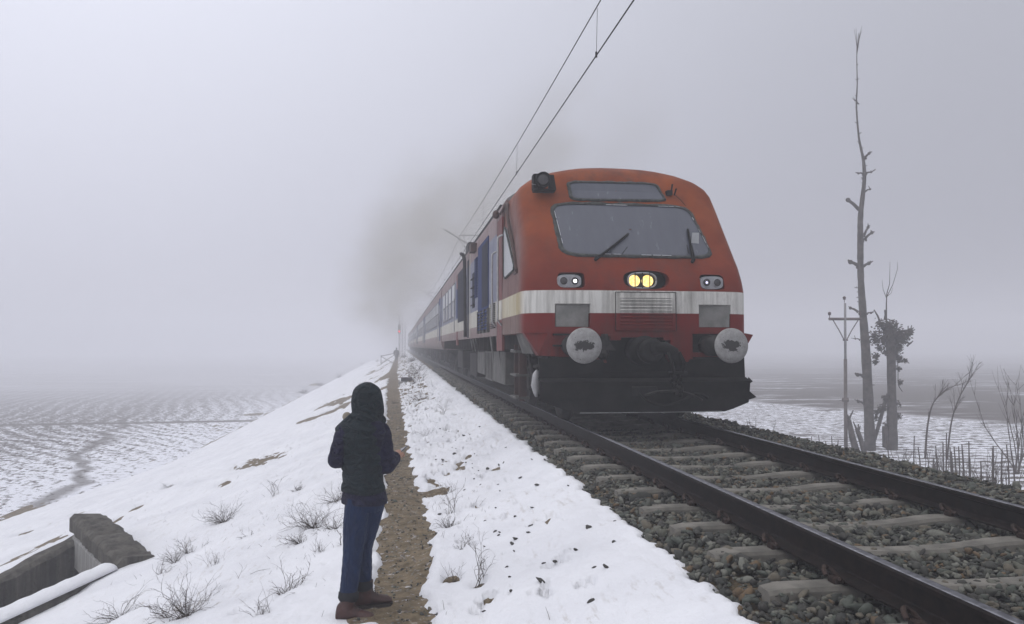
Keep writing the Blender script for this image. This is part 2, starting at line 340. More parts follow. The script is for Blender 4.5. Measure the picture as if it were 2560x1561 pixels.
# ---------------------------------------------------------------- numpy noise and terrain
_perm = RS.permutation(4096)
_gr = RS.uniform(0, 2*pi, 4096)
def pn(x, y):
    xi = np.floor(x).astype(np.int64); yi = np.floor(y).astype(np.int64); xf = x-xi; yf = y-yi
    u = xf*xf*xf*(xf*(xf*6-15)+10); v = yf*yf*yf*(yf*(yf*6-15)+10)
    def gd(a, b, dx, dy):
        t = _gr[_perm[(a+_perm[b & 4095]) & 4095]]; return np.cos(t)*dx+np.sin(t)*dy
    n00 = gd(xi, yi, xf, yf); n10 = gd(xi+1, yi, xf-1, yf); n01 = gd(xi, yi+1, xf, yf-1); n11 = gd(xi+1, yi+1, xf-1, yf-1)
    return (n00*(1-u)+n10*u)*(1-v)+(n01*(1-u)+n11*u)*v
def fbm(x, y, o=4, g=.5):
    s = 0; a = 1; n = 0
    for i in range(o): s = s+a*pn(x*2**i+17.3*i, y*2**i+5.1*i); n += a; a *= g
    return s/n*1.5
def ss(a, b, x): t = np.clip((x-a)/(b-a), 0, 1); return t*t*(3-2*t)
XP = np.array([3, 5.7, 9, 13.8, 28.7, 58, 100, 300]); XC = np.array([.04, .03, .07, -.02, -.22, -.50, -.5, -.5])
LZ, RZ = -4.5, -3.3; TOE = -11.0
def inpoly(x, y, P):
    r = np.zeros(x.shape, bool); n = len(P)
    for i in range(n):
        x1, y1 = P[i]; x2, y2 = P[(i+1) % n]
        c = ((y1 > y) != (y2 > y)) & (x < (x2-x1)*(y-y1)/((y2-y1)+1e-12)+x1); r ^= c
    return r
def toex(x, y):
    return np.where(x < -1, -1+(x+1)*10/(11.3-2.0*ss(22, 42, y)), x)
def zground(x, y):
    x = np.asarray(x, float); y = np.asarray(y, float); xc = np.interp(y, XP, XC)
    xs = [-40, TOE-.6, TOE+.4, -.55, -.32, .18, .55, 1.72, 2.0, 5.75, 6.1, 10.2, 11.5, 60]
    zs = [LZ, LZ, LZ+.18, -.99, -.90, -.87, -.80, -.345, -.31, -.31, -.45, RZ+.1, RZ, RZ]
    xx = toex(x, y)-xc*np.exp(-((x-.0)/1.6)**2)
    z = np.interp(xx, xs, zs)
    m = (1-ss(1.3, 1.75, x))
    z = z+m*(.15*fbm(x*.4, y*.22, 3)+.045*fbm(x*1.5+9, y*.9, 3))*ss(TOE, TOE+2, toex(x, y))
    z = z-.12*np.exp(-((toex(x, y)-TOE-3.5)/1.2)**2)
    return z
def grid(xs, ys, zf):
    X, Y = np.meshgrid(xs, ys); Z = zf(X, Y); nx, ny = len(xs), len(ys)
    V = np.stack([X.ravel(), Y.ravel(), Z.ravel()], 1); i = np.arange(nx*ny).reshape(ny, nx)
    F = np.stack([i[:-1, :-1].ravel(), i[:-1, 1:].ravel(), i[1:, 1:].ravel(), i[1:, :-1].ravel()], 1)
    return V, F
def ylog(a, b, r):
    return a*np.exp(np.linspace(0, math.log(b/a), int(math.log(b/a)/r)))
# pixel helpers give real points in the place: P at depth D, gp on the ground
Fv = Vector((sin(TH)*cos(PH), cos(TH)*cos(PH), sin(PH))); Rv = Vector((cos(TH), -sin(TH), 0)); Uv = Vector((-sin(TH)*sin(PH), -cos(TH)*sin(PH), cos(PH)))
def P(px, py, D): return Vector((0, 0, HC))+D*(Fv+(px-1280)/FPX*Rv-(py-780.5)/FPX*Uv)
def proj_px(x, y):
    v = Vector((x, y, float(zground(x, y))-HC)); d = v.dot(Fv); return (1280+FPX*v.dot(Rv)/d, 780.5-FPX*v.dot(Uv)/d)
def gp(px, py):
    a = 2.0; 
    while a < 300:
        q = P(px, py, a)
        if q.z < float(zground(q.x, q.y)): return Vector((q.x, q.y, float(zground(q.x, q.y))))
        a *= 1.004
    return P(px, py, 300)
# culvert corner points on the left bank
_v = lambda a, b: np.array(gp(a, b)[:2])
CA = _v(338, 1418); _t = P(222, 1290, 1); _z = float(zground(*CA))+.16; _k = (HC-_z)/(HC-_t.z); CB = np.array([_t.x*_k, _t.y*_k]); CNW = _v(-60, 1640); CFW = _v(-60, 1490)
PIT = [CA+(-.0, .1), CB+(.1, .18), CFW+(0, .2), (-13, CFW[1]-.3), (-13, 7), CNW+(-.1, .1), CA+(-.3, .0)]
# dry weeds on the snow: pixel of the root, size in metres, shape word, label
WEEDS = [
 (560, 1310, .55, 'bush', 'sparse dry weed standing above the culvert slope, mid left'),
 (690, 1245, .34, 'tree', 'small branching dry weed left of the person, highest of the left bank'),
 (745, 1232, .22, 'bush', 'low pale weed just right of the small branching weed'),
 (785, 1325, .75, 'bush', 'largest dry shrub, dark and dense, left of the person\'s thighs'),
 (850, 1260, .45, 'bush', 'dry shrub half hidden behind the person\'s waist'),
 (838, 1330, .4, 'bush', 'dry twigs tangled by the person\'s hip'),
 (752, 1365, .3, 'bush', 'short twigs at the foot of the largest dry shrub'),
 (855, 1375, .28, 'tree', 'small dark weed beside the person\'s knee'),
 (805, 1390, .22, 'grass', 'thin bent stalks left of the person\'s knee'),
 (628, 1350, .22, 'bush', 'small scattered weed in the middle of the left snow'),
 (535, 1425, .26, 'grass', 'fan of thin pale stalks above the bottom shrub'),
 (470, 1390, .42, 'bush', 'grey weed tuft right of the culvert cap'),
 (440, 1412, .36, 'bush', 'low weed tuft nearest the culvert cap'),
 (408, 1445, .36, 'bush', 'spreading weed below the culvert cap'),
 (460, 1548, .52, 'bush', 'dense dark shrub at the bottom edge, left'),
 (425, 1550, .42, 'bush', 'tangled twigs left of the bottom shrub'),
 (300, 1550, .4, 'bush', 'thin weed cluster at the bottom edge near the snow covered wall'),
 (565, 1480, .34, 'stalk', 'long dry stalk lying on the snow above the boots'),
 (718, 1490, .40, 'bush', 'dark shrub with a small brown root left of the boots'),
 (600, 1545, .36, 'stalk', 'upright thin stalk at the bottom edge, middle left'),
 (660, 1550, .25, 'grass', 'loose grass stalks at the bottom edge left of the boots'),
 (812, 1420, .18, 'stalk', 'dark bent twig left of the trouser leg'),
 (1110, 1040, .38, 'tree', 'upright dry weed on the right snow slope, farthest up'),
 (1068, 1095, .34, 'grass', 'thin dry stalks beside the path, upper right'),
 (1128, 1290, .36, 'tree', 'bushy dry weed on the right slope near the path bend'),
 (1122, 1325, .22, 'bush', 'small twig tuft just below the bushy weed'),
 (1120, 1245, .28, 'grass', 'leaning stalks by the brown hollow in the snow'),
 (1195, 1475, .34, 'tree', 'dark dry weed low on the right slope'),
 (1150, 1385, .20, 'bush', 'small dark weed between the path and the slope stones'),
 (1135, 1470, .2, 'grass', 'short stalks beside the low dark weed'),
 (1175, 1360, .16, 'grass', 'tiny stalks on open snow, right slope'),
 (420, 1225, .34, 'bush', 'dark twiggy hole of grass on the left slope, above the culvert'),
 (760, 985, 1.3, 'bush', 'grey scrub along the left crest, nearer patch'),
 (850, 945, 1.5, 'bush', 'grey scrub along the left crest, middle patch'),
 (905, 912, 1.6, 'bush', 'grey scrub along the left crest, farthest patch'),
 (1038, 960, .9, 'tree', 'dark scrub right of the path beyond the concrete slab, lower one'),
 (1043, 935, 1.0, 'tree', 'dark scrub right of the path beside the concrete slab'),
 (1030, 985, .6, 'tree', 'dark scrub right of the path, nearest of its row'),
 (1052, 1005, .8, 'bush', 'dark scrub right of the path, lowest patch before the open snow'),
 (1030, 905, 1.1, 'bush', 'grey scrub between the path and the train just past the slab'),
 (1012, 895, 1.2, 'bush', 'faint scrub beside the distant walker, right side'),
 (945, 905, 1.3, 'bush', 'faint scrub left of the distant walker'),
 (800, 965, 1.2, 'bush', 'grey scrub along the left crest, between nearer and middle patches'),
 (985, 1010, .3, 'bush', 'tiny tuft on the path edge above the hood'),
 (925, 1100, .2, 'grass', 'faint stalks beside the person\'s shoulder'),
]
WEEDS = [(a, b, c*(.78 if c < .7 else .62), d, e) for a, b, c, d, e in WEEDS]
WP = [(gp(w[0], w[1]), w[2]) for w in WEEDS]
HOLES = [(1150, 1175, .2, .05), (1080, 1205, .2, .06), (1105, 1232, .2, .07), (1093, 1222, .2, .05), (1120, 1190, .14, .04), (1150, 1160, .15, .04), (1240, 1178, .14, .07), (1128, 1455, .10, .05), (1170, 1145, .15, .04), (650, 1155, 1.2, .5), (560, 1215, .2, .1), (345, 1270, .35, .12), (1065, 1240, .2, .1),
         (60, 1335, .35, .2), (110, 1360, .35, .2), (40, 1400, .5, .25), (100, 1385, .3, .15), (200, 1285, .4, .12), (285, 1310, .4, .12), (150, 1350, .3, .12)]
HP = [(gp(a, b), r, s) for a, b, r, s in HOLES]
def zsnow(x, y):
    z = zground(x, y); xc = np.interp(y, XP, XC)
    t = .055+.030*fbm(x*1.3, y*.8, 4)+.010*fbm(x*5, y*4, 3)+.030*np.abs(fbm(x*3.1+7, y*1.9, 3))+.014*fbm(x*6.5, y*3.2+3, 3)+.008*fbm(x*13, y*9, 3)
    hw = .15+.09*fbm(y*.55+3, y*0+2., 3)+.05*np.exp(-((y-9)/2.5)**2)+.10*ss(15, 50, y)
    d = np.abs(x-xc+.07*fbm(y*1.6, y*0+7., 3))-hw+.17*fbm(x*2.9, y*2.4, 5, .62)
    t = t-.16*(1-ss(-.05, .13, d))
    # streaky bare patches low on the right slope
    u = fbm(x*3.2+.9*y, y*1.7-.3*x+50, 5, .66); on = ss(.15, .4, x-xc)*(1-ss(1.0, 1.6, x))
    t = t-.14*ss(.24, .36, u+.12*ss(9, 30, y)+.22*ss(17, 30, y)*(1-ss(.9, 1.25, x)))*on
    # thin edge beside the ballast shoulder
    t = t-.2*ss(1.72, 1.98, x+.16*fbm(y*2.1, x*0+4., 4, .6)+.05*fbm(y*9, x*3, 3))
    # melt streaks on the left slope
    u = fbm(x*.9+y*.15, y*.28+90, 5, .62); t = t-.12*ss(.36, .52, u)*ss(-10.5, -8.6, x)*(1-ss(-6.8, -4.2, x))
    u = fbm(x*.5+3, y*.12, 5, .6); t = t-.18*ss(.0, .3, u)*(1-ss(-.9, -.4, x))*ss(20, 40, y)*ss(-5.5, -3.0, x)
    for (q, s) in WP:
        k = .24*s if s < .55 else .3*s
        dd = ((x-q.x+(y-q.y)*.3)/k)**2+((y-q.y)/(k*.8))**2; t = t-.13*np.exp(-dd*1.4)*(1+.8*fbm(x*7, y*6, 3))
    for (q, rx_, ry_) in HP:
        dd = ((x-q.x)/ry_/1.4)**2+((y-q.y)/rx_/1.1)**2+2.2*fbm(x*5+q.x, y*4, 5, .6)+.25; t = t-.13*(dd < 6)*np.exp(-np.clip(dd, 0, 20))
    t = t-.3*inpoly(x, y, PIT)
    t = t-.2*ss(TOE-.25, TOE-.55, toex(x, y)+.15*fbm(x*.8, y*.35, 4))
    fx_, fy_ = -.30, 5.85; z1 = np.minimum(z+t, -.878); w_ = np.exp(-(((x-fx_)/.30)**2+((y-fy_)/.30)**2)**2)
    return (z+t)*(1-w_)+z1*w_
def zsoil(x, y):
    z = zground(x, y)+.008*fbm(x*6, y*5, 3)+.012*ss(.1, .4, fbm(x*9, y*8, 3))
    xc = np.interp(y, XP, XC); z = z+.03*ss(.2, .5, fbm(x*2.2, y*1.7, 3))*ss(.3, .6, x-xc)
    return z-2.9*inpoly(x, y, PIT)
xs1 = np.concatenate([np.arange(-12.9, -3, .055), np.arange(-3, -1, .03), np.arange(-1, 2.1, .018)])
V, F = grid(xs1, ylog(2.6, 290, .0085), zsnow)
# drop faces lying wholly in the culvert pit
cx = V[F].mean(1); keep = ~inpoly(cx[:, 0], cx[:, 1], PIT)
o = np_mesh('snow_cover', V, F[keep], M_snow, True); tag(o, kind='structure')
xs2 = np.concatenate([np.arange(-12.9, -1, .09), np.arange(-1, 2.2, .03)])
V, F = grid(xs2, ylog(2.4, 291, .012), zsoil); o = np_mesh('embankment_ground', V, F, M_path, True); tag(o, kind='structure')
V, F = grid(np.concatenate([np.linspace(-592, -40, 18), np.linspace(-38, -9.5, 95)]), np.concatenate([[-60, 0], ylog(3, 592, .02)]),
            lambda x, y: LZ+.02+.05*fbm(x*.2, y*.2, 3)); cx = V[F].mean(1); P2 = [(PIT[0]+(.4, 0)), PIT[1]+(.4, 0), PIT[2]+(.4, -.0), (-13.0, CFW[1]-.3), (-13.0, 7), CNW]; o = np_mesh('snowy_field', V, F[~inpoly(cx[:, 0], cx[:, 1], P2)], M_lf, True); tag(o, kind='structure')
def zright(x, y): return zground(x, y)+.07*fbm(x*.6, y*.5, 4)*ss(6.2, 7, x)
V, F = grid(np.concatenate([np.arange(5.7, 13, .15), np.linspace(13.2, 60, 60), np.linspace(65, 592, 20)]), np.concatenate([[-60, 0], ylog(3, 592, .03)]), zright)
o = np_mesh('ploughed_field', V, F, M_rf, True); tag(o, kind='structure')
V, F = grid(np.linspace(1.75, 5.95, 60), ylog(2.2, 290, .02), lambda x, y: -.33+.02*fbm(x*3, y*3, 3)+0*x+.05*ss(1.9, 2.4, x)*(1-ss(5.2, 5.8, x)))
o = np_mesh('ballast_bed', V, F, M_bed, True); tag(o, kind='structure')
# rear pieces of ground under and behind the camera
MB().add([(-11, -60, LZ-.1), (-.5, -60, -1.1), (-.5, 3.2, -1.1), (-11, 3.2, LZ-.1), (6, -60, -.36), (6, 3.2, -.5), (1.8, -60, -.36), (1.8, 3.2, -.5)], [(0, 1, 2, 3), (1, 6, 7, 2), (6, 4, 5, 7)]).build('ground', M_snow)['kind'] = 'structure'
# ---------------------------------------------------------------- ballast stones (one uncountable mass)
def rock(seed, sub=1):
    import bmesh
    bm = bmesh.new(); bmesh.ops.create_icosphere(bm, subdivisions=sub, radius=1); r = random.Random(seed)
    pl = [(Vector((r.uniform(-1, 1), r.uniform(-1, 1), r.uniform(-1, 1))).normalized(), r.uniform(.32, .66)) for _ in range(8)]
    for v in bm.verts:
        d = v.co.normalized(); k = min([1.1]+[h/max(d.dot(n), 1e-3) for n, h in pl if d.dot(n) > .05]); v.co = d*k*r.uniform(.97, 1.03)
    V = np.array([v.co[:] for v in bm.verts]); F = np.array([[v.index for v in f.verts] for f in bm.faces]); bm.free()
    return V*np.array([1.15, .9, .72]), F
ROCKS = [rock(i, 2) for i in range(8)]; ROCKL = [rock(40+i, 1) for i in range(8)]
def rotm(n):
    q = RS.normal(size=(n, 4)); q /= np.linalg.norm(q, axis=1)[:, None]; w, x, y, z = q.T
    return np.stack([1-2*(y*y+z*z), 2*(x*y-z*w), 2*(x*z+y*w), 2*(x*y+z*w), 1-2*(x*x+z*z), 2*(y*z-x*w), 2*(x*z-y*w), 2*(y*z+x*w), 1-2*(x*x+y*y)], 1).reshape(n, 3, 3)
def scatter(pts, size, protos):
    VV = []; FF = []; off = 0; k = RS.randint(0, len(protos), len(pts))
    for j, (V, F) in enumerate(protos):
        m = np.where(k == j)[0]
        if not len(m): continue
        R = rotm(len(m)); v = np.einsum('nij,nkj->nki', R, V[None]*RS.uniform(.62, 1.25, (len(m), 1, 3)))*size[m][:, None, None]; v[:, :, 2] *= .8; v += pts[m][:, None, :]
        VV.append(v.reshape(-1, 3)); f = F[None]+(np.arange(len(m))*len(V))[:, None, None]+off; FF.append(f.reshape(-1, 3)); off += len(m)*len(V)
    return np.concatenate(VV), np.concatenate(FF)
def ztop(x, y):
    z = -.224+.020*fbm(x*1.1, y*.9, 3)+.006*(x < 2.35)
    z = np.where(x < 2.02, z-.32*(2.02-x), z); z = np.where(x > 5.0, -.20+.03*fbm(x*2, y, 2), z); z = np.where(x > 5.55, -.20-.75*(x-5.55), z)
    z = z+.035*np.exp(-((x-1.97)/.09)**2)
    return z
def pts_in(x0, x1, y0, y1, dens):
    n = int((x1-x0)*(y1-y0)*dens); x = RS.uniform(x0, x1, n); y = RS.uniform(y0, y1, n); return x, y
parts = []
for (y0, y1, dens, pr, s0, x0, x1) in ((2.3, 7, 900, ROCKS, .0295, 1.68, 6.0), (7, 12, 800, ROCKL, .029, 1.72, 6.05), (12, 22, 520, ROCKL, .034, 1.74, 2.45), (12, 22, 300, ROCKL, .036, 5.0, 6.1), (22, 45, 260, ROCKL, .042, 1.74, 2.42)):
    x, y = pts_in(x0, x1, y0, y1, dens)
    m = (x > 1.76+.10*fbm(y*2.1+3, x*0+4., 4, .6)); x, y = x[m], y[m]
    s = s0*np.exp(RS.normal(0, .36, len(x))); z = ztop(x, y)-RS.uniform(.0, .035, len(x))
    parts.append(scatter(np.stack([x, y, z], 1), s, pr))
off = 0; VV = []; FF = []
for v, f in parts: VV.append(v); FF.append(f+off); off += len(v)
o = np_mesh('ballast', np.concatenate(VV), np.concatenate(FF), M_stone); tag(o, 'green grey crushed stone packed round the sleepers and rails', 'ballast', None, 'stuff')
# pebbles trodden into the path
x, y = pts_in(-.6, .6, 3.5, 26, 130); xc = np.interp(y, XP, XC); m = np.abs(x-xc) < .33; x, y = x[m], y[m]
v, f = scatter(np.stack([x, y, zground(x, y)+.004], 1), .017*np.exp(RS.normal(0, .35, len(x))), ROCKL)
o = np_mesh('path_gravel', v, f, M_stone); tag(o, 'small flat pebbles trodden into the brown footpath', 'gravel', None, 'stuff')
# single stones on the snow
stone_px = [(1395, 1165), (1518, 1445), (1535, 1325), (1535, 1378), (1330, 1285), (1325, 1330), (1240, 1285), (1213, 1320), (1238, 1348), (1290, 1370), (1280, 1383), (1278, 1502), (1290, 1370), (1250, 1240), (1245, 1228), (1218, 1180), (1100, 1080), (1175, 1095), (1362, 1160), (1330, 1165), (1122, 1085), (1107, 1100), (1130, 1130), (1165, 1165), (1182, 1180), (1232, 1175), (1248, 1168), (1260, 1165), (1226, 1188), (1137, 1145), (1185, 1210), (1200, 1225), (1160, 1240), (1120, 1190), (1470, 1340), (1440, 1400), (1475, 1535), (1210, 1555), (1155, 1055), (1200, 1075), (1160, 1100), (1140, 1110), (1250, 1350), (1300, 1210), (1265, 1130), (1420, 1235), (1350, 1480), (1098, 1300), (1110, 1265), (1345, 1230)]
rr_ = random.Random(77)
for k in range(30):
    yy_ = 5*math.exp(rr_.uniform(0, 1.7)); q = proj_px(rr_.triangular(.35, 1.5, .75), yy_); stone_px.append(q)
protos = []
for i in range(5):
    V, F = rock(70+i, 2); me_o = np_mesh('loose_stone', V, F, M_stone); protos.append(me_o)
for i, (a, b) in enumerate(stone_px):
    q = gp(a, b); base = protos[i % 5]
    o = base if i < 5 else base.copy()
    if i >= 5: C.objects.link(o)
    z = float(zsnow(np.array([q.x]), np.array([q.y]))[0]); s = random.uniform(.014, .034)*(1 if i < 50 else .75)
    o.location = (q.x, q.y, z+s*.15); o.scale = (s*1.2, s*1.3, s*.8); o.rotation_euler = (random.uniform(-.5, .5), random.uniform(-.5, .5), random.uniform(0, 6))
    tag(o, 'dark stone fallen on the snow slope between the path and ballast', 'stone', 'loose stones on the snow slope')
# ---------------------------------------------------------------- rails and sleepers
TXC = 3.282
def rail(xc, label):
    hw = [(-.075, -.172), (.075, -.172), (.075, -.160), (.012, -.140), (.009, -.130), (.009, -.045), (.034, -.036), (.036, -.012), (.030, -.003), (.018, 0), (-.018, 0), (-.030, -.003), (-.036, -.012), (-.034, -.036), (-.009, -.045), (-.009, -.130), (-.012, -.140), (-.075, -.160)]
    ys = [1.2, 20, 60, 288]; mb = MB(); mb.loft([[(xc+x, y, z) for x, z in hw] for y in ys])
    r = empty('rail', (0, 0, 0)); tag(r, label, 'rail', 'the two running rails')
    mb.build('rail_web', M_rail, r)
    t = MB(); t.loft([[(xc+x, y, z) for x, z in [(-.029, -.0015), (-.017, .0015), (.017, .0015), (.029, -.0015), (.026, -.003), (-.026, -.003)]] for y in ys]); t.build('rail_head', M_railtop, r, True)
rail(TXC-.874, 'left steel rail with rusty web and polished head, nearer the snow slope')
rail(TXC+.874, 'right steel rail on the far side of the sleepers')
def sleeper():
    r = empty('concrete_sleeper', (TXC, 0, 0))
    xs = np.linspace(-1.375, 1.375, 31); rings = []
    for x in xs:
        a = abs(x); top = -.184-.034*(1-ss(.15, .70, a))-(.006 if a > 1.3 else 0); tw = .066; bw = .11
        if a > 1.36: tw -= .01; top -= .008
        jz = lambda: random.uniform(-.0008, .0008)
        rings.append([(x, -bw, -.40), (x, bw, -.40), (x, tw+.012, top-.02+jz()), (x, tw-.004, top+jz()), (x, -tw+.004, top+jz()), (x, -tw-.012, top-.02+jz())])
    MB().loft(rings).build('sleeper_body', M_conc, r)
    for s in (-1, 1):
        for d in (-1, 1):
            m = MB(); x0 = s*.874+d*.085; pts = []
            for k in range(15):
                t = k/14*1.5*pi; pts.append((x0+d*(.030+.040*cos(t)), .062*sin(t*1.0)+(-.02), -.150+.030*sin(t*1.3)+.012))
            m.tube(pts, .0125, 7); m.box(x0-.015 if d > 0 else x0-.035, x0+.035 if d > 0 else x0+.015, -.04, .03, -.185, -.150, .005)
            m.build('rail_clip', M_clip, r)
    return r
sl0 = sleeper(); tr = tree_of(); ORD = 'first second third fourth fifth sixth seventh eighth ninth tenth eleventh twelfth thirteenth fourteenth'.split()
k = 0
for i in range(-2, 60):
    y = 3.97+.70*i
    if y < 2.4: continue
    o = sl0 if k == 0 else copy_tree(sl0, tr)
    o.location = (TXC+random.uniform(-.012, .012), y+random.uniform(-.02, .02), random.uniform(-.006, .004)); o.rotation_euler = (0, 0, random.uniform(-.008, .008))
    if k < 14: lab = 'grey concrete sleeper, %s counted from the near end of the track' % ORD[k]
    else: lab = 'distant concrete sleeper with only its end showing beside the train'
    tag(o, lab, 'sleeper', 'concrete sleepers under the rails'); k += 1
# ---------------------------------------------------------------- train front
ZT = [.86, 1.26, 1.84, 2.0, 2.2, 2.37, 2.8, 3.16, 3.4, 3.52, 3.64, 3.75, 3.83, 3.885, 3.93]
YT = [10.38, 10.37, 10.38, 10.43, 10.54, 10.67, 10.98, 11.24, 11.38, 11.43, 11.50, 11.60, 11.73, 11.93, 12.3]
WTT = [1.6, 1.62, 1.625, 1.62, 1.615, 1.61, 1.59, 1.575, 1.54, 1.47, 1.32, 1.05, .74, .43, .06]
def yf(z): return float(np.interp(z, ZT, YT))
def wf(z): return float(np.interp(z, ZT, WTT))
def surf(x, z, o=0.0):
    w = wf(z); u = min(abs(x)/w, .9999); pw = 5.0; dep = .62
    return yf(z)+dep*(1-(1-u**pw)**(1/pw))+.03*u*u-o
YB = 13.3
def cab_ring(z, n=40):
    w = wf(z); r = []
    for i in range(n+1):
        t = pi*i/n; c = cos(t); u = (abs(c)**(2/5.0))*(1 if c > 0 else -1); x = -u*w
        uu = min(abs(u), 1); y = yf(z)+.62*(1-(max(0, 1-uu**5))**.2)+.03*uu*uu
        r.append((TXC+x, y, z))
    for k in range(5): t = (k+1)/5; r.append((TXC+w, r[n][1]*(1-t)+YB*t, z))
    r += [(TXC+w*(1-2*t), YB, z) for t in (.25, .5, .75)]
    for k in range(5): t = (5-k)/5; r.append((TXC-w, r[0][1]*(1-t)+YB*t, z))
    return r
loco = empty('diesel_power_car', (TXC, 10.38, 0)); loco_m = Matrix.Translation((-TXC, -10.38, 0))
LP = {}
def lp(mb, name, mat, smooth=False, parent=None):       # a part of the power car, meshes written in track coordinates
    o = mb.build(name, mat, parent or loco, smooth)
    if parent is None: o.location = (-TXC, -10.38, 0)
    return o
tag(loco, 'orange red diesel power car with white band and lit headlamps, leading the train', 'train car', 'cars of the train')
zl = [1.26, 1.3, 1.4, 1.5, 1.6, 1.7, 1.8, 1.86, 1.92, 1.98, 2.05, 2.12, 2.2, 2.3]+list(np.arange(2.4, 3.4, .1))+[3.4, 3.46, 3.52, 3.57, 3.62, 3.66, 3.70, 3.74, 3.78, 3.81, 3.84, 3.865, 3.885, 3.905, 3.928]
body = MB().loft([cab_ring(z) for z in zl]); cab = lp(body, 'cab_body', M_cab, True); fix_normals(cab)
cut = MB()
def stadium(cx_, cz_, a, b, n=24, pw=2.6):
    return [(cx_+a*np.sign(cos(t))*abs(cos(t))**(2/pw), cz_+b*np.sign(sin(t))*abs(sin(t))**(2/pw)) for t in [2*pi*i/n for i in range(n)]]
def shp(mb, poly, y0, y1): return mb.prism([(TXC+x, z) for x, z in poly], y0, y1)
# front positions (x from the track centre)
HLX, HLZ = .085, 1.995
cutters = [(stadium(HLX, HLZ, .33, .135), 9.8, 10.62), (stadium(-.97, 1.98, .185, .11, 24, 5), 9.8, 10.60), (stadium(1.045, 1.975, .185, .11, 24, 5), 9.8, 10.62)]
for sx in (-.965, 1.06): cutters.append(([(sx-.245, 1.335), (sx+.235, 1.335), (sx+.245, 1.655), (sx-.24, 1.655)], 9.8, 10.47))
for poly, y0, y1 in cutters: shp(cut, poly, y0, y1)
co = lp(cut, 'cutter', None); fix_normals(co); cab.data.materials[0] = M_cab
bpy.context.view_layer.update()
apply_mods(cab, [('BOOLEAN', dict(operation='DIFFERENCE', object=co, solver='EXACT'))])
bpy.data.objects.remove(co)
try:
    cab.data.set_sharp_from_angle(angle=radians(32))
except Exception: pass
# windscreen, top indicator window
def patch(poly, off, nx=22, nz=14):            # poly: four corners tl,tr,br,bl ; rounded by superellipse in unit square
    mb = MB(); rings = []
    tl, tr_, br, bl = [Vector((p[0], p[1])) for p in poly]
    def at(u, v):
        q = (tl*(1-u)+tr_*u)*(1-v)+(bl*(1-u)+br*u)*v; return (TXC+q.x, surf(q.x, q.y, off), q.y)
    n = 64; 
    for rr in (1.0, .85, .65, .4, .2, .02):
        ring = []
        for i in range(n):
            t = 2*pi*i/n; c, s = cos(t), sin(t); k = (abs(c)**9+abs(s)**9)**(-1/9)
            ring.append(at(.5+.5*rr*c*k, .5-.5*rr*s*k))
        rings.append(ring)
    return mb.loft(rings, cap=False), rings[0]
def window(poly, grow, name, glassmat):
    g_ = Vector((sum(p[0] for p in poly)/4, sum(p[1] for p in poly)/4))
    big = [(p[0]+math.copysign(grow, p[0]-g_.x), p[1]+math.copysign(grow*.9, p[1]-g_.y)) for p in poly]
    m2, r2 = patch(big, .012); m1, r1 = patch(poly, .022)
    fr = MB(); n = len(r1)
    jit = [Vector((random.uniform(-.008, .008), 0, random.uniform(-.008, .008))) for _ in range(n)]
    o2 = [tuple(Vector(p)+j) for p, j in zip(r2, jit)]; b2 = [(p[0], p[1]+.05, p[2]) for p in o2]
    i2 = [(p[0], p[1]-.012, p[2]) for p in r1]
    fr.loft([b2, o2, i2, r1], cap=False)
    pane = lp(m1, name, glassmat, True); sl = lp(fr, 'window_seal', M_seal, True, None)
    return pane
def fx(px, D): return (px-1000)*D*.99/1960-TXC
window([(-1.075, 3.165), (.98, 3.165), (1.145, 2.365), (-1.025, 2.365)], .05, 'windscreen', M_glass)
window([(-.78, 3.53), (.54, 3.54), (.66, 3.285), (-.755, 3.265)], .045, 'indicator_window', M_glass)
# white flecks of worn sealant along the frames
fl = MB()
for (x0, z0, x1, z1) in ((-.30, 3.168, .25, 3.168), (.35, 3.168, .92, 3.168), (-.50, 2.368, -.05, 2.366), (.05, 2.362, .45, 2.36), (.99, 3.1, 1.12, 2.5), (-1.07, 3.1, -1.03, 2.6)):
    for k in range(6):
        t = random.random(); l = random.uniform(.03, .12); x = x0+(x1-x0)*t; z = z0+(z1-z0)*t; dx = (x1-x0); dz = (z1-z0); L = sqrt(dx*dx+dz*dz); dx /= L; dz /= L
        a = (x, z); b = (x+dx*l, z+dz*l); th = random.uniform(.003, .007)
        pts = [(TXC+a[0], surf(a[0], a[1], .04), a[1]), (TXC+b[0], surf(b[0], b[1], .04), b[1])]; fl.tube(pts, th*.6, 5)
lp(fl, 'sealant_fleck', simple('sealant', (.5, .52, .55), (.7, .7, .72), .6))
# sheet of paper behind the glass
pp = MB(); pp.prism([(TXC+.87, 2.47), (TXC+.99, 2.47), (TXC+1.0, 2.72), (TXC+.90, 2.72)], surf(.93, 2.6, .045), surf(.93, 2.6, .035)); lp(pp, 'paper_sheet', M_glassside)
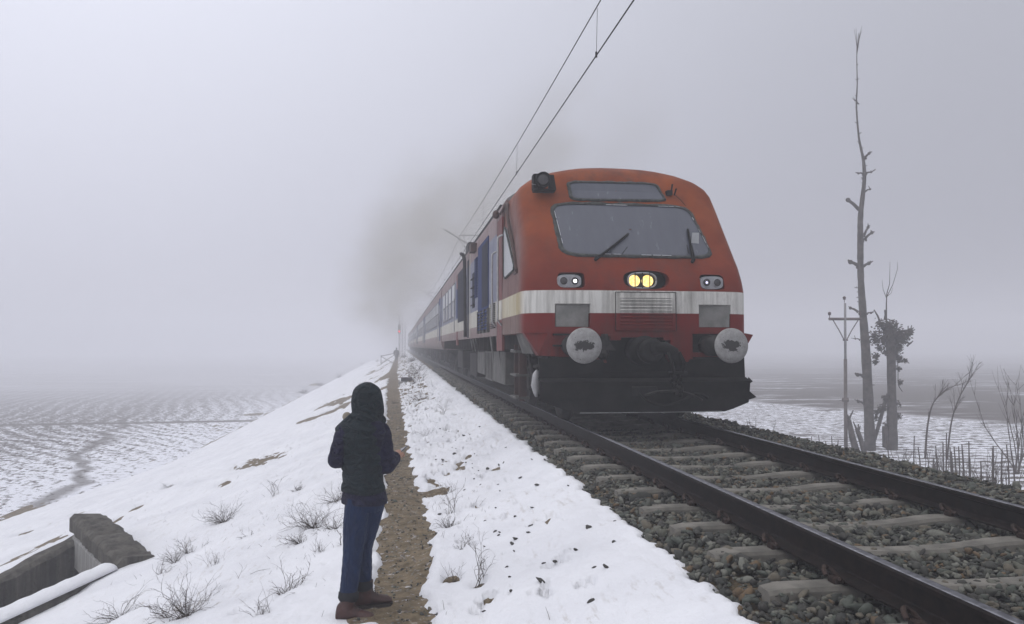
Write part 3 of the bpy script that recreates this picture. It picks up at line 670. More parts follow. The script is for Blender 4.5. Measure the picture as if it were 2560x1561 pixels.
# headlamp cluster
def ringpipe(poly, y, r, n=6): return MB().tube([(TXC+a, y, b) for a, b in poly]+[(TXC+poly[0][0], y, poly[0][1])], r, n)
m = MB(); shp(m, stadium(HLX, HLZ, .322, .128), 10.585, 10.60); lp(m, 'recess_shade', M_black)  # black back plate paints the shade inside the headlamp recess
hb = MB(); shp(hb, stadium(HLX-.06, HLZ-.012, .205, .108, 28, 2.8), 10.50, 10.56); hou = lp(hb, 'headlamp_housing', M_dark)
ob = ringpipe(stadium(HLX-.06, HLZ-.012, .20, .105, 28, 2.8), 10.44, .013); lp(ob, 'headlamp_bezel', M_bezel, True)
for s in (-1, 1):
    m = MB().lathe((TXC+HLX-.062+s*.095, 10.50, HLZ-.012), (0, -1, 0), [(0, .082), (.018, .078), (.032, .05), (.038, .01)]); lp(m, 'headlight', M_head, True)
gd = MB()
for xx in (-.165, -.06, .045): gd.tube([(TXC+HLX+xx, 10.43, HLZ-.115), (TXC+HLX+xx, 10.425, HLZ+.095)], .0065, 6)
lp(gd, 'lamp_guard', M_black)
for sx, lit in ((-1.0, 1), (1.035, -1)):
    m = MB(); shp(m, stadium(sx+(.03 if lit > 0 else .01), 1.977, .178, .104, 24, 5), 10.575, 10.59); lp(m, 'recess_shade', M_black)  # same painted shade: black plate at the back of the marker recess
    m = MB(); shp(m, stadium(sx-.005, 1.965, .165, .088, 28, 3.4), 10.43, 10.52); h_ = lp(m, 'marker_lamp', M_bezel)
    for s in (-1, 1):
        r = MB().tube([(TXC+sx-.005+s*.078+.058*cos(t), 10.425, 1.965+.058*sin(t)) for t in [2*pi*i/20 for i in range(21)]], .007, 6); lp(r, 'lamp_rim', M_bezel, True)
        m2 = MB().lathe((TXC+sx-.005+s*.078, 10.432, 1.965), (0, -1, 0), [(0, .055), (.006, .052), (.01, .01)]); lp(m2, 'lamp_lens', M_lens, True)
    q = MB().lathe((TXC+sx-.005+lit*.078, 10.42, 1.965), (0, -1, 0), [(0, .024 if lit > 0 else .018), (.006, .01)], 12); lp(q, 'lamp_bulb', M_lampw if lit > 0 else M_lampdim)
# grille panel with louvres, repeated livery paint
gr = MB(); gx0, gx1 = -.385, .47
ypl = 10.37; gr.box(TXC+gx0, TXC+gx1, ypl-.035, ypl+.1, 1.285, 1.815, .008); lp(gr, 'grille_panel', M_cab)
lv = MB()
for k in range(9):
    z = 1.74-k*.047; lv.prism([(TXC+gx0+.06, z), (TXC+gx1-.06, z), (TXC+gx1-.06, z-.006), (TXC+gx0+.06, z-.006)], ypl-.06, ypl-.03)
    lv.add([(TXC+gx0+.06, ypl-.034, z), (TXC+gx1-.06, ypl-.034, z), (TXC+gx1-.06, ypl-.062, z-.034), (TXC+gx0+.06, ypl-.062, z-.034), (TXC+gx0+.06, ypl-.036, z-.034), (TXC+gx1-.06, ypl-.036, z-.034)], [(0, 3, 2, 1), (3, 4, 5, 2)])
lp(lv, 'grille_louvres', M_cab)
ge = MB()
for a, b in (((gx0, 1.285), (gx0, 1.815)), ((gx0, 1.815), (gx1, 1.815)), ((gx1, 1.815), (gx1, 1.285))): ge.tube([(TXC+a[0], ypl-.036, a[1]), (TXC+b[0], ypl-.036, b[1])], .005, 5)
lp(ge, 'panel_gap', M_black)
# grey cover plates in the two lower recesses
for sx in (-.965, 1.06):
    m = MB(); shp(m, [(sx-.232, 1.342), (sx+.222, 1.342), (sx+.232, 1.64), (sx-.228, 1.64)], 10.44, 10.464); lp(m, 'recess_plate', M_plate)
# red apron
ap = MB()
def apron(poly, name='front_apron', mat=M_cab, y0=0, th=.22):
    mb = MB(); n = len(poly); f = [(TXC+x, surf(min(max(x, -1.58), 1.58), 1.2)+y0, z) for x, z in poly]; b = [(p[0], p[1]+th, p[2]) for p in f]
    mb.add(f+b, [tuple(range(n)), tuple(range(2*n-1, n-1, -1))]+[(i, i+n, (i+1) % n+n, (i+1) % n) for i in range(n)]); o = lp(mb, name, mat); return fix_normals(o)
apron([(-1.6, 1.262), (-1.3, 1.262), (-1.0, 1.262), (-1.0, 1.22), (-1.02, 1.22), (-1.02, 1.0), (-1.02, .93), (-1.42, .95)], 'front_apron')
apron([(-1.02, 1.262), (-.45, 1.262), (-.45, 1.215), (-1.02, 1.215)])
apron([(-.45, 1.262), (.40, 1.262), (.40, 1.16), (.30, 1.16), (.30, 1.20), (-.30, 1.20), (-.30, 1.16), (-.45, 1.16)])
apron([(.40, 1.262), (.72, 1.262), (.72, .86), (.44, .86), (.40, .92)])
apron([(.72, 1.262), (1.15, 1.262), (1.15, 1.225), (.72, 1.225)]); apron([(.72, .99), (1.15, .99), (1.15, .88), (.72, .86)])
apron([(1.15, 1.262), (1.6, 1.262), (1.72, 1.24), (1.60, 1.05), (1.48, .93), (1.15, .88)])
apron([(-.86, .93), (-.52, .93), (-.5, .85), (-.86, .86)])
fw = MB(); fw.box(TXC-1.25, TXC+1.35, 10.72, 11.2, .5, 1.25); lp(fw, 'headstock', M_black)
# buffers
for bx in (-.978, .978):
    r_ = empty('buffer', (0, 0, 0)); r_.parent = loco; r_.location = (bx, 9.66-10.38, 1.085)
    MB().lathe((0, 0, 0), (0, 1, 0), [(0, .03), (.003, .13), (.012, .222), (.022, .2285), (.034, .2285), (.05, .20), (.06, .12)], 40).build('buffer_face', M_buffer, r_, True)
    MB().lathe((0, .05, 0), (0, 1, 0), [(0, .085), (.42, .085), (.42, .14), (.95, .15)], 22).build('buffer_shank', M_dark, r_, True)
    b = MB(); b.box(-.23, .23, .82, 1.0, -.22, .20, .01)
    for zz in (-.17, 0, .15): b.box(-.26, .16, .70, .82, zz-.012, zz+.012)
    b.build('buffer_box', M_black, r_)
# jumper socket lamp right of the left buffer
m = MB(); m.prism([(TXC-.70, 1.03), (TXC-.44, 1.02), (TXC-.50, 1.10), (TXC-.54, 1.17), (TXC-.55, 1.24), (TXC-.60, 1.24), (TXC-.60, 1.2), (TXC-.66, 1.2), (TXC-.68, 1.24), (TXC-.72, 1.2)], 10.12, 10.3); m.ball((TXC-.60, 10.2, .98), .09, 10, 6); lp(m, 'jumper_socket', M_dark)
# coupler: draft drum, hook, screw coupling and hoses
m = MB(); m.lathe((TXC+.02, 10.6, 1.02), (0, -1, 0), [(0, .20), (.3, .20), (.32, .15), (.42, .14), (.44, .17), (.56, .17), (.6, .11)], 26); lp(m, 'draw_gear', M_black, True)  # drum coloured black to stand for the darkness it hangs in
m = MB(); m.tube([(TXC+.05, 10.0, 1.04), (TXC+.14, 9.86, 1.06), (TXC+.24, 9.8, 1.0), (TXC+.30, 9.82, .88), (TXC+.34, 9.88, .76)], [.09, .08, .07, .06, .05], 10); m.tube([(TXC+.16, 9.78, 1.0), (TXC+.2, 9.76, .85), (TXC+.24, 9.8, .72), (TXC+.36, 9.8, .72), (TXC+.38, 9.78, .86), (TXC+.3, 9.76, 1.0)], .022, 8); m.box(TXC+.18, TXC+.42, 9.78, 9.84, .71, .75); lp(m, 'coupling_hook', M_black, True)
m = MB()
for k in range(22):
    t = k/21; m.ball((TXC+.27+.05*sin(k*2.4)+.06*t, 9.84+.03*cos(k*1.7), .72-.28*t), .032, 7, 5)
lp(m, 'coupling_chain', M_black)
def hose(pts, r=.02): return MB().tube([tuple(p) for p in cat(pts)], r, 8)
def cat(pts, n=8):
    P_ = [Vector(p) for p in pts]; P_ = [P_[0]*2-P_[1]]+P_+[P_[-1]*2-P_[-2]]; out = []
    for i in range(1, len(P_)-2):
        for k in range(n):
            t = k/n; a, b, c, d = P_[i-1:i+3]; out.append(.5*((2*b)+(c-a)*t+(2*a-5*b+4*c-d)*t*t+(3*b-a-3*c+d)*t**3))
    out.append(P_[-2]); return out
lp(hose([(TXC-.18, 9.93, .46), (TXC-.08, 9.86, .36), (TXC+.12, 9.84, .31), (TXC+.35, 9.84, .36), (TXC+.5, 9.86, .44), (TXC+.62, 9.85, .45), (TXC+.72, 9.86, .40)], .02), 'brake_hose', M_black, True)
lp(hose([(TXC-.12, 9.9, .44), (TXC+.05, 9.84, .49), (TXC+.3, 9.82, .49), (TXC+.5, 9.84, .44), (TXC+.64, 9.85, .37)], .016), 'brake_hose', M_dark, True)
# cow-catcher plate
pl = MB(); y1 = 10.0
up = [(-1.46, .92), (-.62, .90), (-.54, .74), (.50, .74), (.60, .90), (1.40, .93), (1.41, .62), (-1.46, .62)]
def plate(poly, yfun, th=.03):
    mb = MB(); n = len(poly); f = [(TXC+x, yfun(x, z), z) for x, z in poly]; b = [(p[0], p[1]+th, p[2]) for p in f]
    mb.add(f+b, [tuple(range(n)), tuple(range(2*n-1, n-1, -1))]+[(i, i+n, (i+1) % n+n, (i+1) % n) for i in range(n)]); return mb
sw = lambda x, z: .10*(abs(x)/1.5)**2
lp(plate(up, lambda x, z: 10.14+sw(x, z)), 'plough_plate', M_black)
lo = MB(); xs_ = np.linspace(-1.47, 1.41, 25); rows_ = []
def zb(x): return .20 if -1.02 < x < 1.08 else (.20+(abs(x)-(1.02 if x < 0 else 1.08))/.45*.16)
for (zz, dy) in ((.655, .14), (.61, .0), (.59, .0), (.40, .035), (None, .06)):
    rows_.append([(TXC+x*(1.0 if zz is None or zz < .6 else 1.0), 9.98+dy+sw(x, 0), zb(x) if zz is None else zz) for x in xs_])
rows_ += [[(a, b+.03, c) for a, b, c in r] for r in rows_[::-1]]
lo.loft(rows_, cap=False, close=False)
lp(lo, 'plough_blade', M_black)
# spiky torn corners on the right edge of the plough, slot in the blade
m = MB(); m.add([(TXC+1.40, 10.1, .66), (TXC+1.47, 10.12, .60), (TXC+1.40, 10.1, .56), (TXC+1.40, 10.16, .6)], [(0, 1, 2), (0, 3, 1), (1, 3, 2), (0, 2, 3)]); m.add([(TXC+1.40, 10.1, .48), (TXC+1.52, 10.12, .385), (TXC+1.36, 10.1, .34), (TXC+1.40, 10.16, .4)], [(0, 1, 2), (0, 3, 1), (1, 3, 2), (0, 2, 3)]); lp(m, 'blade_corner', M_black)
m = MB(); m.box(TXC-.27, TXC+.06, 9.972, 9.99, .43, .545); lp(m, 'blade_slot', simple('slot_shadow', (.004, .004, .004), (.008, .008, .008), .9))
m = MB(); m.tube([(TXC-.27, 9.965, .545), (TXC+.06, 9.965, .545), (TXC+.07, 9.965, .49)], .007, 5); lp(m, 'slot_rim', M_dark)
m = MB(); m.tube([(TXC+xx, 10.02+sw(xx, 0), .205) for xx in np.linspace(-.95, 1.0, 12)], .006, 5); lp(m, 'blade_edge', M_metal)
# spot lamp on the roof corner
sp_ = empty('spot_lamp', (0, 0, 0)); sp_.parent = loco; sx_, sy_, sz_ = -1.20, .80, 3.46; sp_.location = (sx_, sy_, sz_); sp_.scale = (.88, .88, .88)
m = MB(); m.box(-.19, -.10, .02, .22, -.10, .16, .01); m.prism([(.09, -.10), (.20, -.10), (.16, .15), (.09, .15)], .04, .22); m.box(-.17, .19, .06, .26, -.12, -.08); m.build('lamp_bracket', M_black, sp_)
MB().lathe((-.03, .25, .05), (0, -1, 0), [(0, .10), (.16, .125), (.30, .13), (.30, .117), (.24, .105), (.22, .02)], 28).build('lamp_drum', M_black, sp_, True)
MB().lathe((-.03, -.02, .05), (0, -1, 0), [(0, .105), (.012, .08), (.018, .01)], 24).build('lamp_lens', M_lens, sp_, True)
m = MB(); m.tube([(-.22, .02, -.02), (-.15, .02, -.03)], .006, 5); m.build('cable', M_metal, sp_)
# wipers and aerial bracket
def wiper(px, pz, tx, tz, bl, br_):
    w = empty('wiper', (0, 0, 0)); w.parent = loco; w.location = (-TXC, -10.38, 0)
    m = MB(); m.tube([(TXC+px, surf(px, pz, .03), pz), (TXC+px, surf(px, pz, .09), pz+.02)], .025, 8); mx, mz = px+(tx-px)*.55, pz+(tz-pz)*.55
    m.tube([(TXC+px, surf(px, pz, .08), pz), (TXC+mx, surf(mx, mz, .10), mz)], [.020, .014], 6); m.tube([(TXC+px+.03, surf(px, pz, .07), pz+.02), (TXC+mx+.02, surf(mx, mz, .09), mz-.01)], .005, 5); m.build('wiper_arm', M_black, w)
    b = MB(); n = 8; pts = [];
    for k in range(n+1):
        t = bl+(br_-bl)*k/n; x = px+(tx-px)*t; z = pz+(tz-pz)*t; pts.append((TXC+x+.01, surf(x, z, .055), z))
    b.tube(pts, .017, 5); b.tube([(p[0], p[1]-.02, p[2]) for p in pts[1:-1]], .006, 5); b.build('wiper_blade', M_black, w)
wiper(-.60, 2.28, -.10, 2.66, .3, 1.08); wiper(.80, 2.27, .86, 2.74, .25, 1.1)
m = MB(); m.tube([(TXC-.22, surf(-.22, 2.33, .05), 2.36), (TXC-.13, surf(-.1, 2.4, .07), 2.47)], .006, 5); m.tube([(TXC+.78, surf(.78, 2.4, .05), 2.4), (TXC+.78, surf(.78, 2.5, .05), 2.53)], .006, 5); lp(m, 'wiper_link', M_black)
m = MB(); m.box(TXC+.70, TXC+.78, surf(.74, 3.4, .1), surf(.74, 3.4, -.03), 3.36, 3.43); m.tube([(TXC+.76, surf(.74, 3.4, .08), 3.38), (TXC+.77, surf(.74, 3.4, .12), 3.52)], .014, 6); m.tube([(TXC+.82, surf(.82, 3.4, .06), 3.36), (TXC+.84, surf(.84, 3.4, .1), 3.46)], .012, 6); m.tube([(TXC+.84, surf(.84, 3.4, .03), 3.38), (TXC+.92, surf(.92, 3.35, .03), 3.3), (TXC+.98, surf(.98, 3.25, .03), 3.2)], .004, 5); lp(m, 'aerial_bracket', M_black)
# side cab window on both flanks, door, handrails
for s in (-1, 1):
    xw = TXC+s*1.62; o_ = s*.012
    poly = [(12.42, 2.98), (12.52, 2.9), (12.50, 2.22), (12.38, 2.16), (11.40, 2.20), (11.36, 2.26), (12.32, 2.96)]
    m = MB(); n = len(poly); m.add([(xw+o_, a, b) for a, b in poly]+[(xw-o_, a, b) for a, b in poly], [tuple(range(n)), tuple(range(2*n-1, n-1, -1))]+[(i, (i+1) % n, (i+1) % n+n, i+n) for i in range(n)]); o = lp(m, 'side_window', M_glassside); fix_normals(o)
    m = MB().tube([(xw+o_, a, b) for a, b in poly+[poly[0]]], .016, 6); lp(m, 'side_window_seal', M_seal)
    m = MB(); m.tube(cat([(xw+s*.004, 11.14, 2.17), (xw+s*.004, 11.5, 2.55), (xw+s*.0, 12.2, 3.18), (TXC+s*1.565, 12.6, 3.40), (xw, 13.0, 3.30)], 5), .026, 6); m.box(xw-.015, xw+.015, 11.1, 11.4, 2.13, 2.19); lp(m, 'window_hood', M_brown)
# ---- long body behind the cab
def side_section(yy, w=1.62, zb_=1.26, tumble=False):
    pts = []
    if tumble: pts = [(-w+.14, .93), (-w+.07, 1.0), (-w+.02, 1.15), (-w, 1.3)]
    else: pts = [(-w+.01, zb_), (-w, zb_+.02)]
    pts += [(-w, 2.4), (-w+.002, 3.3), (-w+.03, 3.44), (-w+.10, 3.55), (-w+.30, 3.69), (-w+.65, 3.81), (-w+1.1, 3.89), (0, 3.925)]
    r = pts+[(-a, b) for a, b in pts[::-1][1:]]
    return [(TXC+a, yy, b) for a, b in r]
m = MB(); m.loft([side_section(yy) for yy in (12.9, 16, 20, 25, 31.75)]); b = lp(m, 'engine_room_body', M_coach, True)
try: fix_normals(b); b.data.set_sharp_from_angle(angle=radians(30))
except Exception: pass
def sideparts(s):
    XW = TXC+s*1.62
    def sb(name, mat, y0, y1, z0, z1, proud=.01, par=None, depth=.03):
        m = MB(); m.box(XW-s*depth, XW+s*proud, y0, y1, z0, z1); return lp(m, name, mat, parent=par)
    # cab door, recessed dark red strip with handrails
    d = sb('cab_door', M_red, 12.78, 13.42, 1.27, 3.22, .006)
    sb('door_sill', M_red, 12.74, 13.46, 1.0, 1.27, .01)
    sb('door_lower_panel', M_cream, 12.80, 13.40, 1.52, 1.84, .0085)
    for yy in (12.70, 13.50):
        m = MB(); zt = 2.9 if yy < 13 else 2.72
        m.tube(cat([(XW, yy-.02, zt), (XW+s*.07, yy, zt-.04), (XW+s*.085, yy, zt-.15), (XW+s*.085, yy, 1.62), (XW+s*.08, yy, 1.5), (XW, yy+.12, 1.42)], 5), .017, 7); lp(m, 'handrail', M_handrail, True)
    m = MB(); m.ball((XW+s*.05, 13.25, 3.33), .075, 10, 7, (.8, 1.3, 1)); lp(m, 'door_lamp', M_brown, True)
    sb('body_frame', M_dark, 13.46, 13.49, 1.26, 3.35, .004)
    # blue bay with louvre door, dark open panel
    f = sb('blue_bay', M_bluepanel, 14.75, 16.75, 1.8, 3.18, .014); sb('bay_opening', M_bluedark, 14.80, 15.9, 1.85, 3.10, .018)
    m = MB()
    for k in range(6):
        z = 1.40+k*.065; m.add([(XW+s*.01, 14.72, z+.055), (XW+s*.01, 16.55, z+.055), (XW+s*.045, 16.55, z+.01), (XW+s*.045, 14.72, z+.01), (XW+s*.01, 14.72, z), (XW+s*.01, 16.55, z)], [(0, 1, 2, 3), (3, 2, 5, 4)])
    lp(m, 'louvre_slats', M_bluepanel); sb('louvre_frame', M_boxgrey, 14.62, 16.62, 1.34, 1.80, .008)
    for yy in (14.66, 15.3, 15.95, 16.58): m = MB(); m.box(XW, XW+s*.05, yy-.02, yy+.02, 1.34, 1.8); lp(m, 'louvre_mullion', M_boxgrey)
    m = MB()
    for k in range(14): z = 1.40+k*.033; m.box(XW, XW+s*.022, 13.72, 14.38, z, z+.012)
    lp(m, 'vent_slats', M_black)
    # small louvre band, grille, door
    m = MB()
    for k in range(26): z = 2.15+k*.034; m.box(XW, XW+s*.025, 16.9, 17.5, z, z+.014)
    lp(m, 'vent_slats', M_bluepanel)
    w_ = sb('side_vent', M_bluedark, 17.6, 18.1, 1.95, 2.75, .012)
    m = MB()
    for k in range(4): z = 2.0+k*.2; m.box(XW, XW+s*.05, 17.55, 18.15, z, z+.02)
    lp(m, 'vent_bars', M_black)
    sb('roof_gutter_box', M_brown, 17.2, 17.7, 3.18, 3.36, .12)
    d = sb('engine_door', M_cream, 18.75, 18.80, 1.3, 3.3, .012)
    m = MB(); m.tube(cat([(XW+s*.12, 19.9, 3.42), (XW+s*.16, 19.5, 3.38), (XW+s*.12, 19.3, 3.3), (XW+s*.09, 19.3, 3.0), (XW+s*.07, 19.3, 1.3)], 5), .045, 8); lp(m, 'drain_pipe', M_dark, True)
    sb('soot_panel', M_bluedark, 19.1, 19.55, 1.28, 3.2, .005)
    sb('generator_bay', M_bluedark, 20.3, 22.7, 1.75, 3.16, .014)
    sb('red_panel', M_red, 22.75, 23.3, 2.75, 3.16, .01); sb('blue_strip', M_bluepanel, 22.75, 23.3, 1.9, 2.74, .01); sb('door_sill', M_red, 22.8, 23.4, 1.1, 1.5, .01)
    m = MB(); m.tube([(XW+s*.07, 23.35, 2.5), (XW+s*.07, 23.35, 1.5)], .02, 6); lp(m, 'handrail', M_handrail)
    m = MB()
    for k in range(26): z = 1.95+k*.034; m.box(XW, XW+s*.02, 19.75, 20.2, z, z+.014)
    lp(m, 'vent_slats', M_bluedark)
    for k in range(4):
        y0 = 24.0+k*1.75
        f = sb('window_frame', M_boxgrey, y0-.04, y0+1.14, 1.96, 3.02, .012)
        sb('window', M_glassc, y0, y0+1.1, 2.0, 2.46, .018); sb('window', M_glassside, y0, y0+1.1, 2.5, 2.98, .018)
sideparts(-1); sideparts(1)
m = MB()
for yy in (14.5, 22.0, 25, 29): m.box(TXC-1.2, TXC-.4, yy, yy+1.2, 3.78, 3.95+.03*(yy > 20), .02)
m.tube([(TXC-1.56, 13.4, 3.50), (TXC-1.56, 31.7, 3.50)], .035, 6)
m.box(TXC-1.5, TXC-1.25, 20.8, 21.6, 3.52, 3.86, .02); lp(m, 'roof_vent', M_dark)
m = MB(); m.cyl((TXC-.1, 26.5, 3.85), (0, 0, 1), .22, .25, 16); lp(m, 'exhaust_stack', M_black, True)
# underframe: bogies, boxes, steps
def bogie(par, y, x0=0.0, off=(0, 0)):
    b = empty('bogie', (0, 0, 0)); b.parent = par; b.location = (0, y, 0)
    for dy in (-1.45, 1.45):
        for s in (-1, 1):
            MB().lathe((s*.80, dy, .46), (s, 0, 0), [(0, .50), (.03, .50), (.035, .46), (.13, .455), (.135, .33), (.11, .30), (.11, .12), (.17, .10), (.17, .02)], 28).build('wheel', M_under, b, True)
            m = MB(); m.box(s*1.0-.12, s*1.0+.12, dy-.16, dy+.16, .30, .62, .03); m.lathe((s*1.1, dy, .46), (s, 0, 0), [(0, .13), (.06, .12), (.07, .03)], 16); m.build('axle_box', M_dark, b)
            m = MB()
            for ddy in (-.30, .30):
                pts = [(s*1.04+.075*cos(t*.9), dy+ddy+.075*sin(t*.9), .42+.30*t/30) for t in range(0, 31)]; m.tube(pts, .016, 5)
            m.build('coil_spring', M_dark, b)
    for s in (-1, 1):
        m = MB(); m.prism([(-2.0, .62), (2.0, .62), (2.0, .76), (.7, .76), (.5, .60), (-.5, .60), (-.7, .76), (-2.0, .76)], 0, .12)
        m.v = [(s*(.98+yy), xx, zz) for xx, yy, zz in m.v]; m.build('side_frame', M_under, b)
        m = MB(); m.box(s*1.05, s*1.2, -.35, .35, .35, .9, .03); m.tube([(s*1.25, -.6, .9), (s*1.25, .6, .35)], .03, 6); m.build('bolster', M_under, b)
    return b
bogie(loco, 2.6); bogie(loco, 17.6)
m = MB(); m.box(TXC-1.45, TXC+1.45, 10.9, 31.6, 1.02, 1.26)
for s in (-1, 1):
    for yy in np.arange(13.7, 31, .85): m.box(TXC+s*1.35, TXC+s*1.56, yy, yy+.05, .98, 1.26)
lp(m, 'underframe', M_under)
for s in (-1, 1):
    for (y0, y1, z0, z1, mt) in ((14.3, 16.1, .36, 1.0, M_boxgrey), (16.2, 17.6, .34, .98, M_boxgrey), (17.7, 19.4, .42, .95, M_boxgrey), (19.6, 21.5, .3, .9, M_under), (24, 26, .4, .95, M_under)):
        m = MB(); m.box(TXC+s*.85, TXC+s*1.38, y0, y1, z0, z1, .02); bo = lp(m, 'battery_box', mt)
        m = MB()
        for yy in np.linspace(y0+.15, y1-.15, 5): m.box(TXC+s*1.36, TXC+s*1.39, yy-.015, yy+.015, z0+.05, z1-.05)
        if y0 == 16.2: lp(m, 'box_rib', M_dark)
    for yy, hh_ in ((13.9, .55), (14.9, .5), (17.9, .3), (18.6, .3), (19.2, .3)):
        m = MB(); m.add([(TXC+s*1.56, yy, 1.25), (TXC+s*1.56, yy+.28, 1.25), (TXC+s*1.5, yy+.16, 1.25-hh_), (TXC+s*1.5, yy+.02, 1.25-hh_), (TXC+s*1.53, yy+.03, 1.25), (TXC+s*1.49, yy+.1, 1.25-hh_)], [(0, 1, 2, 3), (4, 3, 5), (0, 4, 3)]); lp(m, 'bracket', M_boxgrey)
    st = empty('door_steps', (0, 0, 0)); st.parent = loco; st.location = (-TXC, -10.38, 0)
    m = MB()
    for yy in (11.72, 12.22): m.box(TXC+s*1.42, TXC+s*1.50, yy, yy+.04, .25, 1.1)
    m.box(TXC+s*1.38, TXC+s*1.43, 11.74, 12.24, .3, .95); m.build('step_frame', M_brown, st)
    for zz in (.28, .62, .98): m = MB(); m.box(TXC+s*1.34, TXC+s*1.56, 11.70, 12.28, zz, zz+.035, .006); m.build('step', M_boxgrey, st)
    m = MB(); m.tube(cat([(TXC+s*1.45, 11.15, 1.0), (TXC+s*1.40, 11.2, .75), (TXC+s*1.38, 11.05, .5), (TXC+s*1.3, 11.1, .32)], 5), .028, 6); m.box(TXC+s*1.2, TXC+s*1.42, 10.9, 11.25, .94, .98); m.tube([(TXC+s*1.35, 10.8, .8), (TXC+s*1.38, 12.6, .72)], .03, 6); lp(m, 'sand_pipe', M_dark, True)
    m = MB(); m.tube([(TXC+s*1.36, 10.95, .74), (TXC+s*1.37, 10.97, .68), (TXC+s*1.38, 10.98, .52), (TXC+s*1.37, 11.0, .42), (TXC+s*1.36, 11.0, .36)], [.02, .05, .065, .04, .02], 8); lp(m, 'sand_bottle', M_handrail, True)
# grey slanted return plate under the cab corner
for s in (-1, 1):
    m = MB(); m.add([(TXC+s*1.58, 10.62, 1.255), (TXC+s*1.58, 11.5, 1.255), (TXC+s*1.50, 11.4, .97), (TXC+s*1.45, 10.75, .97), (TXC+s*1.55, 10.65, 1.255), (TXC+s*1.55, 11.5, 1.255), (TXC+s*1.47, 11.4, .97), (TXC+s*1.42, 10.75, .97)], [(0, 1, 2, 3), (7, 6, 5, 4), (0, 3, 7, 4), (3, 2, 6, 7), (2, 1, 5, 6)]); lp(m, 'corner_plate', M_boxgrey if s < 0 else M_cab)
# ---------------------------------------------------------------- trailing coaches
def coach():
    r = empty('passenger_coach', (TXC, 32.3, 0)); L = 21.9
    def sec(yy): return [(a-TXC, b, c) for a, b, c in side_section(yy, 1.62, .93, True)]
    b = MB().loft([sec(yy) for yy in (0, .06, 6, 12, 18, L-.06, L)]).build('coach_body', M_coach, r, True); fix_normals(b)
    try: b.data.set_sharp_from_angle(angle=radians(30))
    except Exception: pass
    for s in (-1, 1):
        X = s*1.62
        def sb(name, mat, y0, y1, z0, z1, proud, par=r):
            m = MB(); m.box(X-s*.03, X+s*proud, y0, y1, z0, z1); return m.build(name, mat, par)
        for yd in (.55, L-1.45):
            d = sb('coach_door', M_bluepanel, yd, yd+.9, 1.3, 3.1, .008); sb('door_window', M_glassc, yd+.2, yd+.7, 2.1, 2.8, .012, d)
            for q_ in (yd-.12, yd+1.02): m = MB(); m.tube([(X+s*.06, q_, 2.4), (X+s*.06, q_, 1.3)], .018, 5); m.build('handrail', M_handrail, r)
        for k in range(12):
            y0 = 2.1+k*1.5
            f = sb('window', M_boxgrey, y0-.04, y0+.94, 1.96, 3.0, .012); sb('window_pane', M_glassc, y0, y0+.9, 2.0, 2.46, .018, f); sb('window_shutter', M_glassside, y0, y0+.9, 2.5, 2.96, .018, f)
    m = MB()
    for yy in (3, 7.5, 12, 16.5): m.box(-.5, .5, yy, yy+.7, 3.85, 4.02, .03)
    m.tube([(-1.56, .1, 3.5), (-1.56, L-.1, 3.5)], .03, 5); m.build('roof_vent', M_dark, r)
    m = MB(); m.box(-1.3, 1.3, .4, L-.4, .78, 1.0); m.box(-1.2, -.7, 8, 10.5, .35, .8); m.box(.7, 1.2, 8, 10.5, .35, .8); m.box(-1.2, -.8, 12, 13.5, .4, .8); m.build('underframe', M_under, r)
    m = MB()
    for k in range(5): m.box(-.75-.05*(k % 2), .75+.05*(k % 2), -.45+k*.08, -.37+k*.08, 1.05, 3.3)
    m.build('gangway_bellows', M_black, r)
    bogie(r, 3.3); bogie(r, L-3.3)
    return r
bpy.context.view_layer.update(); ch0 = coach(); tr = tree_of(); CL = ['trailing coach coupled right behind the power car', 'second trailing coach behind the power car', 'third trailing coach, half lost in fog', 'fourth trailing coach, faint in the fog', 'fifth trailing coach, a faint shape deep in the fog', 'sixth trailing coach at the vanishing end of the train']
for i in range(6):
    o = ch0 if i == 0 else copy_tree(ch0, tr); o.location = (TXC, 32.3+22.5*i, 0); tag(o, CL[i], 'train car', 'cars of the train')
# ---------------------------------------------------------------- overhead line
ow = empty('overhead_line', (0, 0, 0)); tag(ow, 'thin overhead contact and messenger wires hung above the train', 'overhead wire')
masts = [-8, 40, 84, 128, 172]
def zm(y):
    for a, b in zip(masts, masts[1:]):
        if a <= y <= b: t = (y-a)/(b-a); return 6.75-1.5*t*(1-t)
    return 6.7
def xw_(y): return 3.02
m = MB(); m.tube([(xw_(y), y, 5.63) for y in np.arange(-8, 172, 4.0)], .011, 5); m.build('contact_wire', M_black, ow)
m = MB(); m.tube([(xw_(y)+.0, y, zm(y)) for y in np.arange(-8, 172, 2.0)], .0095, 5); m.build('messenger_wire', M_black, ow)
for y in list(np.arange(11.8, 38, 8.5))+list(np.arange(46, 82, 8.0)): m = MB(); m.tube([(xw_(y), y, 5.63), (xw_(y)+.02, y, zm(y))], .004, 4); m.tube([(xw_(y), y, 5.60), (xw_(y), y, 5.69)], .018, 5); m.build('dropper', M_black, ow)
mast_l = ['steel overhead line mast with bracket arm, nearest behind the power car roof', 'steel overhead line mast with bracket arm, second along the train', 'steel overhead line mast with bracket arm, third along the train', 'steel overhead line mast with bracket arm, farthest in the fog']
